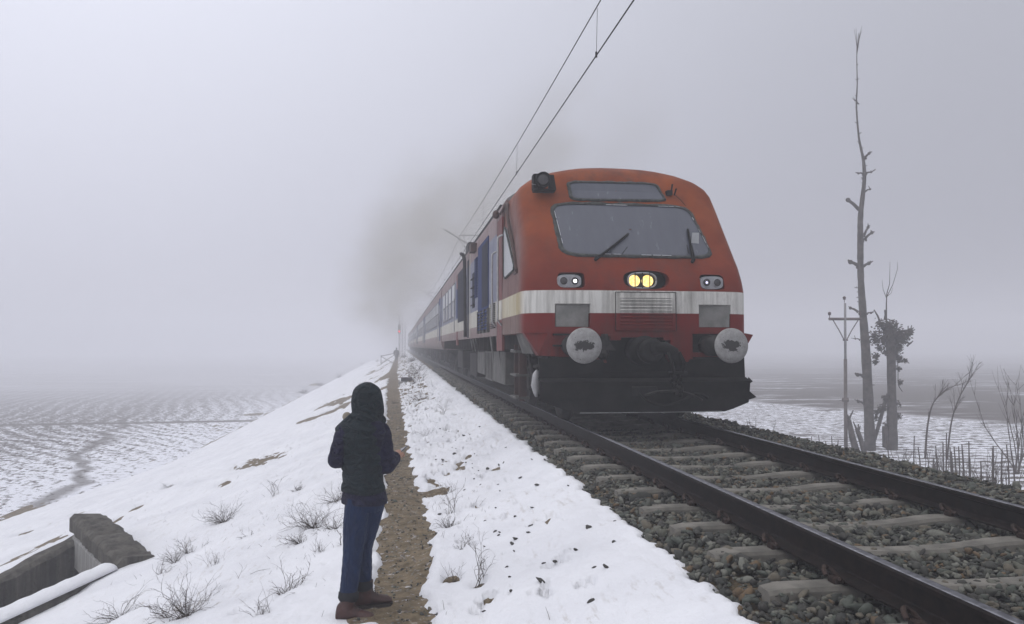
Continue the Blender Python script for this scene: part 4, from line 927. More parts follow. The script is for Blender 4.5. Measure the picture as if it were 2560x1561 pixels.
for i, y in enumerate(masts[1:]):
    t = empty('overhead_line_mast', (6.1, y, -.4)); tag(t, mast_l[i], 'mast', 'overhead line masts')
    m = MB()
    for dx in (-.15, .15): m.box(dx-.03, dx+.03, -.07, .07, -1.2, 8.4)
    for k in range(18): m.tube([(-.15, 0, k*.46), (.15, 0, k*.46+.42)], .015, 4)
    m.build('mast_post', M_polegrey, t)
    a = MB(); a.tube([(-.15, 0, 7.2), (-3.15, 0, 7.15)], .035, 6); a.tube([(-.15, 0, 5.2), (-3.9, 0, 7.45)], .04, 6); a.tube([(-3.2, 0, 7.0), (-2.6, 0, 6.3), (-3.1, 0, 6.06)], .02, 5); a.ball((-.5, 0, 5.45), .1, 8, 6); a.ball((-.5, 0, 7.2), .1, 8, 6); a.build('bracket_arm', M_polegrey, t)
# ---------------------------------------------------------------- signal, far mast, far person, slab, trestle by the path
t = empty('railway_signal', (P(998, 866, 128).x, P(998, 866, 128).y, -1.0)); tag(t, 'railway signal post showing one red lamp far along the path', 'signal')
m = MB(); m.tube([(0, 0, 0), (0, 0, 7.2)], .075, 8); m.build('signal_post', M_polegrey, t)
m = MB(); m.box(-.22, .22, -.08, .08, 4.1, 5.6, .03); m.tube([(-.1, 0, 6.9), (-.45, 0, 7.5)], .04, 5); m.tube([(.1, 0, 6.9), (.55, 0, 7.4)], .04, 5); m.tube([(0, -.1, 4.45), (0, -.3, 4.45)], .12, 10); m.build('signal_head', M_dark, t)
m = MB(); m.lathe((0, -.31, 4.45), (0, -1, 0), [(0, .12), (.03, .10), (.05, .02)], 14); m.build('signal_lamp', M_signal, t)
m = MB()
for k in range(24): m.box(.22, .5, -.02, .02, .3*k, .3*k+.03)
m.box(.2, .23, -.02, .02, 0, 7); m.box(.49, .52, -.02, .02, 0, 7); m.build('ladder', M_polegrey, t)
q = P(1009, 880, 115); t = empty('lattice_mast', (q.x, q.y, -1.0)); tag(t, 'grey lattice mast standing just right of the red signal', 'mast')
m = MB()
for dx in (-.22, .22): m.box(dx-.035, dx+.035, -.05, .05, 0, 5.6)
for k in range(13): m.tube([(-.22, 0, k*.43), (.22, 0, k*.43+.4)], .03, 4)
m.build('mast_frame', M_polegrey, t)
q = P(971, 885, 92); t = empty('trestle', (q.x, q.y, float(zground(q.x, q.y)))); tag(t, 'faint trestle frame with crossed braces left of the distant walker', 'frame')
m = MB(); L = .85
for a, b in (((-L, 0), (-L, 1.15)), ((L, 0), (L, 1.45)), ((-L, 1.05), (L, 1.4)), ((-L, .15), (L, 1.3)), ((-L, 1.0), (L, .1))): m.tube([(a[0], 0, a[1]), (b[0], 0, b[1])], .045, 5)
m.build('trestle_bars', M_polegrey, t)
q = P(1018, 936, 40); zq = float(zground(q.x, q.y)); t = empty('concrete_slab', (.34, q.y, -.86)); tag(t, 'low concrete slab lying beside the path before the distant walker', 'slab')
m = MB(); m.box(-.40, .42, -.35, .35, .0, .14, .02); m.build('slab_base', M_slab, t); m = MB(); m.box(-.28, .30, -.3, .3, .14, .34, .03); m.build('slab_block', M_under, t)
# ---------------------------------------------------------------- culvert on the left bank
cv = empty('culvert', (CA[0], CA[1], -2.6)); tag(cv, 'weathered concrete culvert with headwall and two wing walls cut into the snow bank', 'culvert')
def wallbox(a, b, za, zb_, th, h0, h1, side=0, n=1, jit=0):
    a = Vector((*a, 0)); b = Vector((*b, 0)); d = (b-a).normalized(); w = Vector((-d.y, d.x, 0)); mb = MB(); rings = []
    for i in range(n+1):
        t = i/n; p = a+(b-a)*t; z = za+(zb_-za)*t; j = lambda: random.uniform(-jit, jit)
        o = [(p+w*(-th/2+side)) + Vector((j()*.5, j()*.5, 0)), (p+w*(th/2+side)) + Vector((j()*.5, j()*.5, 0))]
        rings.append([(o[0].x, o[0].y, z-h0), (o[1].x, o[1].y, z-h0), (o[1].x, o[1].y, z-.06+j()), (o[1].x-w.x*.07, o[1].y-w.y*.07, z+j()), (o[0].x+w.x*.07, o[0].y+w.y*.07, z+j()), (o[0].x, o[0].y, z-.06+j())])
    mb.loft(rings); mb.v = [(x-CA[0], y-CA[1], z+2.6) for x, y, z in mb.v]; return mb
ZC = float(zground(*CA))+.10
A2 = CA+(CA-CB)/np.linalg.norm(CA-CB)*.12; B2 = CB+(CB-CA)/np.linalg.norm(CB-CA)*.12
o = wallbox(A2, B2, ZC+.05, ZC+.08, .52, .26, 0, 0, 30, .035).build('headwall_cap', M_culv, cv); fix_normals(o)
o = wallbox(CA, CB, ZC-.20, ZC-.20, .32, .50, 0, .10).build('headwall_slab', M_slab, cv); fix_normals(o)
fw0 = CB+(.05, .1)
o = wallbox(fw0, CFW, ZC-.16, float(zground(*CFW))+.10, .34, 3.0, 0, 0, 12, .02).build('wing_wall', M_culv, cv); fix_normals(o)
nw0 = CA+(-.22, -.05); zn0 = ZC-.04; zn1 = float(zground(*CNW))+.30
o = wallbox(nw0, CNW, zn0, zn1, .26, 2.6, 0, 0, 14, .015).build('wing_wall', M_culv, cv); fix_normals(o)
m = MB(); rings_ = []; d = np.array(CNW)-np.array(nw0)
for i in range(24):
    t = .05+i/23*.95; p = np.array(nw0)+d*t; z = zn0+(zn1-zn0)*t; k = .075+.008*sin(i*1.7); w = np.array([-d[1], d[0]])/np.linalg.norm(d); e_ = .3 if i == 0 else 1
    rings_.append([(p[0]+w[0]*.15*cos(a)*e_-CA[0], p[1]+w[1]*.15*cos(a)*e_-CA[1], z+2.6-.01+k*e_*max(0, sin(a))) for a in [2*pi*j/14 for j in range(14)]])
m.loft(rings_); o = m.build('snow_cap', M_snow, cv, True); fix_normals(o)
# inner barrel of the culvert, dark
m = MB(); w = Vector((CB[0]-CA[0], CB[1]-CA[1], 0)).normalized(); nrm = Vector((-w.y, w.x, 0))
if nrm.x < 0: nrm = -nrm
for p0 in (CA, CB):
    a = Vector((p0[0], p0[1], 0)); b = a+nrm*2.5; m.add([(a.x, a.y, -5.4), (b.x, b.y, -5.4), (b.x, b.y, -2.7), (a.x, a.y, -2.7)], [(0, 1, 2, 3)])
a = Vector((CA[0], CA[1], 0))+nrm*2.5; b = Vector((CB[0], CB[1], 0))+nrm*2.5; m.add([(a.x, a.y, -5.4), (b.x, b.y, -5.4), (b.x, b.y, -2.7), (a.x, a.y, -2.7)], [(0, 1, 2, 3)])
m.add([(CA[0], CA[1], -2.8), (a.x, a.y, -2.8), (b.x, b.y, -2.8), (CB[0], CB[1], -2.8)], [(0, 1, 2, 3)])
m.add([(CNW[0]-3, CNW[1]-1, -5.0), (CA[0]+1, CA[1]-1, -5.0), (CB[0]+2, CB[1]+2, -5.0), (CFW[0]-3, CFW[1]+1, -5.0)], [(0, 1, 2, 3)])
m.v = [(x-CA[0], y-CA[1], z+2.6) for x, y, z in m.v]; m.build('culvert_barrel', M_culv, cv)
# ---------------------------------------------------------------- weeds
def weed(size, kind, rnd):
    m = MB()
    def branch(p, d, L, r, depth):
        n = 3; pts = [p]; q = p.copy(); dd = d.copy()
        for k in range(n):
            dd = (dd+Vector((rnd.uniform(-.45, .45), rnd.uniform(-.45, .45), rnd.uniform(-.35, .25)))).normalized(); q = q+dd*(L/n); pts.append(q.copy())
            if depth > 0 and rnd.random() < .85:
                sd = (dd+Vector((rnd.uniform(-1, 1), rnd.uniform(-1, 1), rnd.uniform(-.3, .6)))*.8).normalized(); branch(q.copy(), sd, L*rnd.uniform(.4, .65), r*.6, depth-1)
        m.tube(pts, [r, r*.85, r*.7, r*.45], 3)
        if depth == 0 and rnd.random() < .3: m.ball(q, r*2.2, 5, 3)
    r = .0032 if size < .55 else .008
    if kind in ('bush', 'tree'):
        for k in range(90):
            a = rnd.uniform(0, 6.28); q0 = Vector((rnd.gauss(0, .11)*size*1.3, rnd.gauss(0, .11)*size, -.01)); m.tube([q0, q0+Vector((cos(a), sin(a), rnd.uniform(.2, 1.2))).normalized()*size*rnd.uniform(.05, .20)], [r*.8, r*.4], 3)
    if kind == 'bush':
        for k in range(18 if size < .34 else (34 if size < .55 else 60)): branch(Vector((rnd.uniform(-.13, .13)*size, rnd.uniform(-.13, .13)*size, 0)), Vector((rnd.uniform(-1, .8), rnd.uniform(-.9, .9), rnd.uniform(.1, .8))).normalized(), size*rnd.uniform(.4, .85), r, 2)
    elif kind == 'tree':
        for k in range(4 if size < .55 else 12): branch(Vector((rnd.uniform(-.04, .04)*(1 if size < .55 else 8), rnd.uniform(-.04, .04), 0)), Vector((rnd.uniform(-.3, .3), rnd.uniform(-.3, .3), 1)).normalized(), size*rnd.uniform(.75, 1.0), r*1.2, 3)
    elif kind == 'grass':
        for k in range(14): branch(Vector((rnd.uniform(-.06, .06), rnd.uniform(-.06, .06), 0)), Vector((rnd.uniform(-.6, .6), rnd.uniform(-.6, .6), 1)).normalized(), size*rnd.uniform(.5, 1.0), r*.6, 1)
    else:
        branch(Vector((0, 0, 0)), Vector((.75, .2, .55)).normalized(), size*1.3, r*1.2, 2)
    return m
for i, ((q, s), w) in enumerate(zip(WP, WEEDS)):
    rnd = random.Random(i*13+5); o = weed(w[2], w[3], rnd).build('dry_weed', M_weed if w[2] < .55 else M_twig); o.location = (q.x, q.y, q.z-.005); tag(o, w[4], 'weed', 'dry weeds on the snow slopes')
# thin dead grass scattered everywhere on the bank: an uncountable mass
m = MB()
for k in range(2600):
    y = 3.5*math.exp(random.uniform(0, 2.6)); x = random.uniform(-7, -.5) if random.random() < .75 else random.uniform(.25, .95)
    if inpoly(np.array([x]), np.array([y]), PIT)[0]: continue
    if float(fbm(np.array([x*.8]), np.array([y*.5+40]), 3)[0]) < .05: continue
    z = float(zground(x, y))+.03; h = random.uniform(.02, .09); a = random.uniform(0, 6.28); l = random.uniform(.2, 1.2)
    m.tube([(x, y, z), (x+cos(a)*h*l*.5, y+sin(a)*h*l*.5, z+h*.6), (x+cos(a)*h*l, y+sin(a)*h*l, z+h)], [.0022, .0017, .001], 3)
o = m.build('dead_grass', M_weed); tag(o, 'thin dead grass blades poking through the snow of the bank', 'grass', None, 'stuff')
# ---------------------------------------------------------------- right-hand trees, pole, stakes
DT = 33.0; PXM = DT/FPX
def rp(px, py, D=DT): return P(px, py, D)
def rel(pts, base): return [tuple(Vector(p)-base) for p in pts]
def gbase(px, D): q = P(px, 1100, D); return Vector((q.x, q.y, float(zright(np.array([q.x]), np.array([q.y]))[0])))
def stub(m, p, d, L, r, rnd):
    q = p+d*L; r *= 1.25; m.tube([p, p+d*L*.5+Vector((0, 0, .03)), q], [r, r*.9, r*.8], 6); m.ball(q, r*1.35, 7, 5)
    for k in range(4): e_ = Vector((rnd.uniform(-1, 1), rnd.uniform(-1, 1), rnd.uniform(-1, 1))); m.ball(p+e_*r*1.3, r*.8, 6, 4)
    for k in range(rnd.randint(2, 4)):
        e_ = (d+Vector((rnd.uniform(-1, 1), rnd.uniform(-1, 1), rnd.uniform(-.2, 1)))).normalized(); m.tube([q, q+e_*rnd.uniform(.05, .2)], [r*.6, r*.3], 5)
rnd = random.Random(3)
b = gbase(2177, DT); t = empty('lopped_poplar', b); tag(t, 'very tall thin poplar with its side branches lopped to stubs', 'tree', 'lopped trees beyond the track')
tp = [(2177, 1160, 28), (2173, 1053, 25), (2166, 904, 22), (2158, 792, 18), (2153, 717, 15.5), (2151, 655, 15), (2151, 600, 14), (2151, 545, 12.5), (2156, 497, 11), (2160, 460, 9), (2161, 435, 8.5), (2159, 405, 7.5), (2156, 388, 6.5), (2150, 360, 5.5), (2147, 343, 5), (2143, 300, 4.2), (2141, 260, 3.6), (2143, 210, 3), (2142, 154, 2.2), (2142, 110, 1.4)]
pts = [rp(a, c_)-b for a, c_, w in tp]; m = MB(); sm = cat(pts, 5); rr = np.interp(np.linspace(0, len(tp)-1, len(sm)), range(len(tp)), [w*PXM/2 for _, _, w in tp])
m.tube(sm, [float(r_*(1+rnd.uniform(-.07, .07))) for r_ in rr], 12); m.build('trunk', M_bark, t, True)
m = MB()
for (px, py, dx, dz, L, r_) in ((2148, 525, -1, .9, .62, .06), (2163, 395, .9, 1, .25, .04), (2164, 435, 1, .3, .25, .03), (2158, 435, -1, .1, .2, .03), (2162, 480, 1, .5, .25, .03), (2146, 260, -1, 1, .2, .02), (2160, 600, 1, .9, .45, .045), (2160, 590, .5, 1, .4, .04), (2145, 665, -1, .5, .35, .06), (2157, 668, 1, .6, .3, .05), (2145, 780, -1, .5, .35, .04), (2166, 785, 1, .2, .2, .03), (2172, 845, 1, .3, .15, .03), (2150, 850, -1, .2, .2, .02), (2156, 940, -1, .2, .2, .05), (2160, 1010, -1, .4, .25, .04), (2159, 715, -1, -.3, .3, .012)):
    p = rp(px, py)-b; m = MB(); stub(m, p, (Rv*dx+Vector((0, 0, dz))).normalized(), L, r_, rnd); m.build('branch_stub', M_bark, t)
m = MB()
for k in range(46):
    i_ = rnd.uniform(0, len(sm)-1); p = sm[int(i_)]; r_ = float(rr[int(i_)]); a = rnd.uniform(0, 6.28); d = Vector((cos(a), sin(a), rnd.uniform(0, .8))).normalized(); m.tube([p, p+d*(r_+rnd.uniform(.03, .12))], [.02+r_*.2, .008], 5)
m.build('bark_spur', M_bark, t)
m = MB(); p0 = rp(2142, 112)-b
for k in range(7):
    d = Vector((rnd.uniform(-.35, .35), rnd.uniform(-.3, .3), 1)).normalized(); m.tube([p0-Vector((0, 0, rnd.uniform(0, .4))), p0+d*.35, p0+d*rnd.uniform(.5, .8)], [.012, .009, .005], 4)
m.build('crown', M_twig, t)
# pollarded tree with a clump of dry leaves
b = gbase(2229, DT); t = empty('pollard_tree', b); tag(t, 'short thick pollarded tree with a shaggy clump of dry leaves on top', 'tree', 'lopped trees beyond the track')
tp = [(2229, 1165, 32), (2229, 1142, 30), (2230, 1050, 24), (2229, 960, 21), (2227, 866, 22), (2222, 830, 20), (2217, 808, 12)]
sm = cat([rp(a, c_)-b for a, c_, w in tp], 5); rr = np.interp(np.linspace(0, len(tp)-1, len(sm)), range(len(tp)), [w*PXM/2 for _, _, w in tp])
m = MB(); m.tube(sm, [float(r_*(1+rnd.uniform(-.08, .08))) for r_ in rr], 12); m.build('trunk', M_bark, t, True)
m = MB(); m.box(-.38, -.22, -.1, .1, .1, 1.0, .02)
for (x0, y0, x1, y1, r_) in ((2225, 870, 2245, 830, .09), (2245, 830, 2272, 826, .06), (2222, 850, 2200, 810, .08), (2230, 900, 2250, 860, .08), (2200, 806, 2185, 775, .04), (2212, 800, 2212, 775, .05), (2250, 850, 2275, 860, .05)):
    m.tube([rp(x0, y0)-b, rp((x0+x1)/2+2, (y0+y1)/2)-b, rp(x1, y1)-b], [r_, r_*.9, r_*.6], 7)
m.tube([rp(2176, 1130)-b, rp(2195, 1070)-b, rp(2212, 1010)-b, rp(2220, 985)-b], [.09, .08, .075, .07], 8)
m.tube(cat([rp(2243, 880)-b, rp(2245, 930)-b, rp(2246, 962)-b, rp(2256, 980)-b], 4), .018, 5); m.build('limb', M_bark, t)
m = MB()
def leafclump(m, c, s, n, rnd, ax=(1, 1, 1)):
    for k in range(n):
        d = Vector((rnd.gauss(0, 1)*ax[0], rnd.gauss(0, 1)*ax[1], rnd.gauss(0, 1)*ax[2]))*s*.45; p = c+d; L = rnd.uniform(.06, .13)
        a = Vector((rnd.uniform(-1, 1), rnd.uniform(-1, 1), rnd.uniform(-1, .3))).normalized()*L; w_ = a.orthogonal().normalized()*L*.45; m.add([p, p+a*.5+w_, p+a, p+a*.5-w_], [(0, 1, 2, 3)])
for (px, py, s, n) in ((2224, 828, .3, 130), (2235, 862, .26, 110), (2215, 845, .3, 150), (2205, 812, .26, 130), (2190, 838, .20, 90), (2185, 850, .16, 70), (2222, 815, .28, 160), (2238, 830, .30, 170), (2245, 850, .28, 150), (2258, 845, .24, 120), (2270, 835, .17, 80), (2276, 830, .10, 40), (2205, 850, .18, 80), (2198, 870, .15, 60), (2192, 890, .15, 70), (2188, 905, .11, 45), (2212, 880, .16, 60), (2250, 895, .2, 90), (2262, 902, .10, 40), (2240, 868, .3, 150), (2225, 850, .3, 150), (2246, 920, .10, 30), (2250, 955, .08, 25), (2192, 1030, .14, 50), (2205, 1020, .18, 80), (2215, 995, .16, 60), (2188, 1045, .10, 30), (2245, 1040, .14, 50), (2240, 1010, .12, 35), (2214, 1060, .08, 20)):
    leafclump(m, rp(px+rnd.uniform(-2, 2), py)-b, s*.95, int(n*1.5), rnd, (1, 1, 1.1))
for (px, py, L) in ((2270, 832, .35), (2276, 828, .3), (2262, 836, .3), (2272, 862, .3), (2240, 812, .25), (2250, 842, .35), (2232, 806, .2)):
    p = rp(px, py)-b
    for k in range(5): d = Vector((rnd.uniform(-.2, 1), rnd.uniform(-.4, .4), rnd.uniform(.2, 1))).normalized(); m.tube([p-d*.1, p+d*L*rnd.uniform(.4, 1)], [.03, .02], 5)
m.build('crown', M_leafdry, t)
m = MB()
m.tube([rp(2216, 810)-b, rp(2216, 760)-b, rp(2217, 735)-b, rp(2224, 710)-b, rp(2225, 655)-b], [.03, .025, .02, .014, .006], 5); m.tube([rp(2217, 742)-b, rp(2232, 712)-b, rp(2244, 672)-b, rp(2243, 655)-b], [.018, .013, .009, .005], 5); m.tube([rp(2216, 745)-b, rp(2208, 725)-b, rp(2205, 700)-b], [.014, .01, .005], 5); m.tube([rp(2217, 742)-b, rp(2228, 733)-b, rp(2232, 720)-b], [.012, .008, .004], 4)
m.build('upright_shoot', M_twig, t)
# broken stumps between the pole and the poplar
for (pl, lab) in (([(2142, 1135, .15), (2130, 1090, .13), (2122, 1050, .09), (2126, 1060, .02)], 'leaning forked stump right beside the utility pole'), ([(2162, 1135, .11), (2152, 1100, .10), (2145, 1080, .09), (2140, 1072, .05)], 'crooked low stump touching the tall poplar')):
    b = gbase(pl[0][0], 32); t = empty('tree_stump', b); tag(t, lab, 'tree stump', 'stumps at the foot of the poplar')
    m = MB(); m.tube([rp(a, c_, 32)-b for a, c_, w in pl], [w for _, _, w in pl], 8); q = rp(pl[2][0], pl[2][1], 32)-b
    for k in range(5): d = Vector((rnd.uniform(-.6, .6), rnd.uniform(-.4, .4), 1)).normalized(); m.tube([q-d*.1, q+d*rnd.uniform(.15, .5)], [.06, .02], 5)
    m.build('trunk', M_bark, t)
# utility pole
b = gbase(2114, 32); t = empty('utility_pole', b); tag(t, 'thin steel utility pole with one crossarm and insulators, left of the tall poplar', 'utility pole')
def q_(px, py): return rp(px, py, 32)-b
m = MB(); m.tube([q_(2115, 1150), q_(2114, 1040), q_(2113.5, 898)], [.075, .07, .066], 12); m.build('pole_shaft', M_pole, t, True)
m = MB(); m.tube([q_(2113.5, 898), q_(2113, 830), q_(2112.5, 758)], [.05, .048, .045], 12); m.build('pole_top', M_polegrey, t, True)
m = MB(); a = q_(2072, 798); c_ = q_(2152, 798); m.tube([a, c_], .055, 4); m.build('crossarm', M_pole, t)
for x0 in (2082, 2146): m = MB(); m.tube([q_(x0, 800), q_((x0+2113)/2, 826), q_(2110 if x0 < 2100 else 2117, 850)], .022, 5); m.build('brace', M_pole, t)
m = MB(); m.tube([q_(2108, 850), q_(2119, 850)], .05, 6); m.tube([q_(2107, 1000), q_(2120, 1000)], .10, 6); m.tube([q_(2098, 1001), q_(2120, 1001)], .012, 4); m.build('clamp', M_pole, t)
for px, py in ((2074, 796), (2111, 757), (2150, 796)):
    m = MB(); p = q_(px, py); m.tube([p, p+Vector((0, 0, .16))], .014, 5); m.lathe(p+Vector((0, 0, .12)), (0, 0, 1), [(0, .04), (.03, .065), (.05, .045), (.08, .07), (.12, .05), (.14, .01)], 10); m.build('insulator', M_brown, t, True)
# bent saplings
def twigtree(name, pxs, D, lab, r0, nb=12, spread=.9, group='bare saplings beyond the track', cat_='sapling'):
    b = gbase(pxs[0][0], D); t = empty(name, b); tag(t, lab, cat_, group); sm = cat([rp(a, c_, D)-b for a, c_ in pxs], 6); n = len(sm)
    m = MB(); m.tube(sm, [r0*.75*(1-.88*i/n) for i in range(n)], 6); m.build('trunk', M_twig, t, True)
    m = MB()
    for k in range(nb):
        i = int(n*rnd.uniform(.35, 1))-1; p = sm[i]; d = (sm[min(i+1, n-1)]-sm[max(0, i-2)]).normalized(); d = (d+Vector((rnd.uniform(-1, 1), rnd.uniform(-.7, .7), rnd.uniform(-.1, 1)))*.8).normalized(); L = spread*rnd.uniform(.4, 1)
        q1 = p+d*L*.5+Vector((0, 0, .04)); q2 = p+d*L; m.tube([p, q1, q2], [r0*.2, r0*.12, r0*.06], 4)
        for j in range(3): e_ = (d+Vector((rnd.uniform(-1, 1), rnd.uniform(-1, 1), rnd.uniform(-.2, 1)))*.7).normalized(); m.tube([q1, q1+e_*L*.45], [r0*.10, r0*.045], 3)
    m.build('crown', M_twig, t)
z6 = lambda a, c_: (1860+a/2.681, 680+c_/2.681)
twigtree('bare_sapling', [z6(1215, 1250), z6(1225, 1080), z6(1250, 930), z6(1290, 850), z6(1370, 780), z6(1450, 755)], 29, 'thin bare sapling bent over to the right in an arch', .055, 16)
twigtree('bare_sapling', [z6(1360, 1260), z6(1390, 1010), z6(1440, 850), z6(1490, 760), z6(1560, 640)], 29, 'thin bare sapling leaning right, reaching above the arched one', .05, 18)
def bush(name, px, py, D, lab, h, nst, r0, wd):
    q = P(px, py, D); b = Vector((q.x, q.y, float(zright(np.array([q.x]), np.array([q.y]))[0]))); t = empty(name, b); tag(t, lab, 'bush', 'bare bushes beyond the track'); m = MB()
    for k in range(nst):
        p = Vector((rnd.uniform(-wd, wd)*.25, rnd.uniform(-.2, .2), 0)); d = Vector((rnd.uniform(-.6, .6)*wd, rnd.uniform(-.3, .3), 1)).normalized(); pts = [p]; dd = d
        for j in range(5):
            dd = (dd+Vector((rnd.uniform(-.2, .2), rnd.uniform(-.2, .2), .12))).normalized(); p = p+dd*h/5*rnd.uniform(.8, 1.1); pts.append(p)
            if j > 0:
                for _ in range(2): e_ = (dd+Vector((rnd.uniform(-1, 1), rnd.uniform(-1, 1), rnd.uniform(0, .5)))*.8).normalized(); L = h*.25*rnd.uniform(.4, 1); m.tube([p, p+e_*L*.5, p+e_*L+Vector((0, 0, L*.2))], [r0*.28, r0*.2, r0*.1], 3)
        m.tube(pts, [r0*.75*(1-.15*i) for i in range(6)], 5)
    m.build('branches', M_twig, t)
bush('bare_bush', 2550, 1100, 27, 'hazy bare bush at the right edge above the stakes', 3.2, 12, .03, 1.2)
bush('bare_bush', 2510, 1180, 19, 'dark bare bush low at the right edge behind the ballast', 1.6, 12, .022, 1.0)
bush('bare_bush', 2440, 1190, 21, 'small bare bush among the stakes', 1.0, 9, .018, .9)
bush('bare_bush', 2325, 1150, 27, 'tangled twigs at the foot of the arched sapling', .8, 10, .018, 1.0)
bush('bare_bush', 2262, 1150, 28, 'fallen brushwood right of the pollarded tree', .7, 9, .02, 1.2)
bush('bare_bush', 1893, 1075, 13, 'tiny dark plant on the far edge of the ballast near the train', .22, 5, .006, .8)
bush('bare_bush', 2400, 1190, 24, 'low brush in the middle of the stake row', .9, 12, .016, 1.6)
bush('bare_bush', 2470, 1190, 23, 'low brush between the last stakes and the edge bush', .9, 12, .016, 1.6)
bush('bare_bush', 2350, 1170, 26, 'low brush under the right leaning sapling', .8, 12, .016, 1.6)
# stakes
STK = [(2030, 1110, 1082, 31), (2052, 1112, 1088, 31), (2062, 1115, 1097, 31), (2081, 1120, 1090, 31), (2091, 1125, 1098, 31), (2283, 1165, 1085, 27), (2222, 1130, 1095, 30), (2330, 1190, 1140, 25), (2362, 1200, 1078, 25), (2356, 1195, 1100, 24), (2376, 1205, 1112, 24), (2384, 1205, 1120, 24), (2391, 1210, 1108, 24), (2396, 1210, 1115, 24), (2407, 1215, 1105, 23), (2410, 1215, 1125, 23), (2421, 1220, 1102, 23), (2427, 1222, 1135, 23), (2452, 1235, 1149, 21), (2477, 1210, 1110, 24), (2480, 1215, 1103, 24), (2500, 1215, 1115, 24), (2345, 1190, 1118, 25), (2520, 1210, 1105, 25), (2535, 1212, 1118, 25), (2300, 1170, 1120, 27)]
SL = 'first second third fourth fifth sixth seventh eighth ninth tenth eleventh twelfth thirteenth fourteenth fifteenth sixteenth seventeenth eighteenth nineteenth twentieth twenty-first twenty-second twenty-third twenty-fourth twenty-fifth twenty-sixth'.split()
for i, (px, py, pt, D) in enumerate(sorted(STK)):
    b = gbase(px, D); top = P(px+rnd.uniform(-6, 6), pt+rnd.uniform(-3, 12), D)-b; m = MB(); m.tube([(0, 0, -.2), top*.5+Vector((rnd.uniform(-.02, .02), 0, 0)), top], [.026, .022, .016], 5); o = m.build('wooden_stake', M_twig); o.location = b
    tag(o, 'thin wooden stake in the snow, %s from the left of the stake row' % SL[i], 'stake', 'wooden stakes beyond the track')
# left edge twigs
b = P(-30, 1060, 36); b = Vector((b.x, b.y, LZ)); m = MB()
for k in range(10):
    d = Vector((rnd.uniform(.1, .9), rnd.uniform(-.3, .3), 1)).normalized(); L = rnd.uniform(.8, 2.0); m.tube([Vector((0, 0, 0)), d*L*.5, d*L+Vector((.2, 0, .1))], [.018, .01, .004], 4)
    for j in range(3): e_ = (d+Vector((rnd.uniform(-.5, 1), 0, rnd.uniform(-.5, .5)))).normalized(); m.tube([d*L*.6, d*L*.6+e_*L*.3], [.01, .004], 3)
o = m.build('bare_shrub', M_twig); o.location = b; tag(o, 'bare twigs of a shrub poking in at the left edge over the field', 'shrub')
# ---------------------------------------------------------------- people
def cloth(name, a, b, sc=(9, 9, 4), bd=.03):
    g = G(name); o = g.obj(); f1 = g.noise(g.mapv(o, sc), 1.3, 3, .5, 1.6); f2 = g.noise(o, 70, 3, .6)
    return g.bsdf(g.mix(g.ramp(f1, .35, .65), a, b), .8, 0, g.bump(g.math('ADD', f1, g.math('MULTIPLY', f2, .05)), 1, bd*2.2), .3)
M_vest = cloth('vest_fabric', (.004, .009, .012), (.008, .017, .022), (7, 7, 12))
M_navy = cloth('navy_fabric', (.005, .005, .019), (.012, .012, .038), (8, 8, 12))
M_trou = cloth('blue_trousers', (.0035, .013, .048), (.005, .019, .064), (9, 9, 3), .03)
M_boot = simple('brown_boot_leather', (.028, .008, .006), (.055, .016, .011), .55, 14, 0, .3, .003)
M_sole = simple('boot_sole', (.02, .015, .012), (.035, .025, .02), .8)
M_skin = simple('skin', (.33, .17, .11), (.40, .22, .15), .55, 12, 0, .1, .002)
M_hair = simple('black_hair', (.01, .009, .008), (.02, .017, .015), .6, 30)
M_grey = simple('grey_coat', (.05, .05, .055), (.08, .08, .085), .85)
def rings(m, secs, n=28, quilt=None):
    R = []
    for s_ in secs:
        c, rx_, ry_, a = s_[:4]; k = s_[4] if len(s_) > 4 else 2.3; r = []
        for i in range(n):
            t = 2*pi*i/n; u = math.copysign(abs(cos(t))**(2/k), cos(t))*rx_; v = math.copysign(abs(sin(t))**(2/k), sin(t))*ry_
            r.append((c[0]+u*cos(a)-v*sin(a), c[1]+u*sin(a)+v*cos(a), c[2]))
        R.append(r)
    m.loft(R)
def interp_secs(keys, n):
    out = []; zs = [k_[0][2] for k_ in keys]
    for z in np.linspace(zs[0], zs[-1], n):
        g_ = lambda f: float(np.interp(z, zs, [f(k_) for k_ in keys])) if zs[-1] > zs[0] else 0
        out.append([(g_(lambda k_: k_[0][0]), g_(lambda k_: k_[0][1]), float(z)), g_(lambda k_: k_[1]), g_(lambda k_: k_[2]), g_(lambda k_: k_[3])])
    return out
def quilted(m, p0, p1, r0, r1, n, depth=.006, bend=None):
    pts = cat([p0]+([bend] if bend else [])+[p1], 24); N = len(pts); rr = []
    for i in range(N): t = i/(N-1); ph = t*n; rr.append(r0+(r1-r0)*t+depth*(abs(sin(pi*ph))**.6-.7))
    m.tube(pts, rr, 20)
def finish(m, name, mat, par, vox=.009, sm=4, smooth=True):
    o = m.build(name, mat, par); fix_normals(o)
    apply_mods(o, [('REMESH', dict(mode='VOXEL', voxel_size=vox)), ('SMOOTH', dict(factor=.5, iterations=sm))])
    if not o.data.materials: o.data.materials.append(mat)
    o.data.shade_smooth(); return o
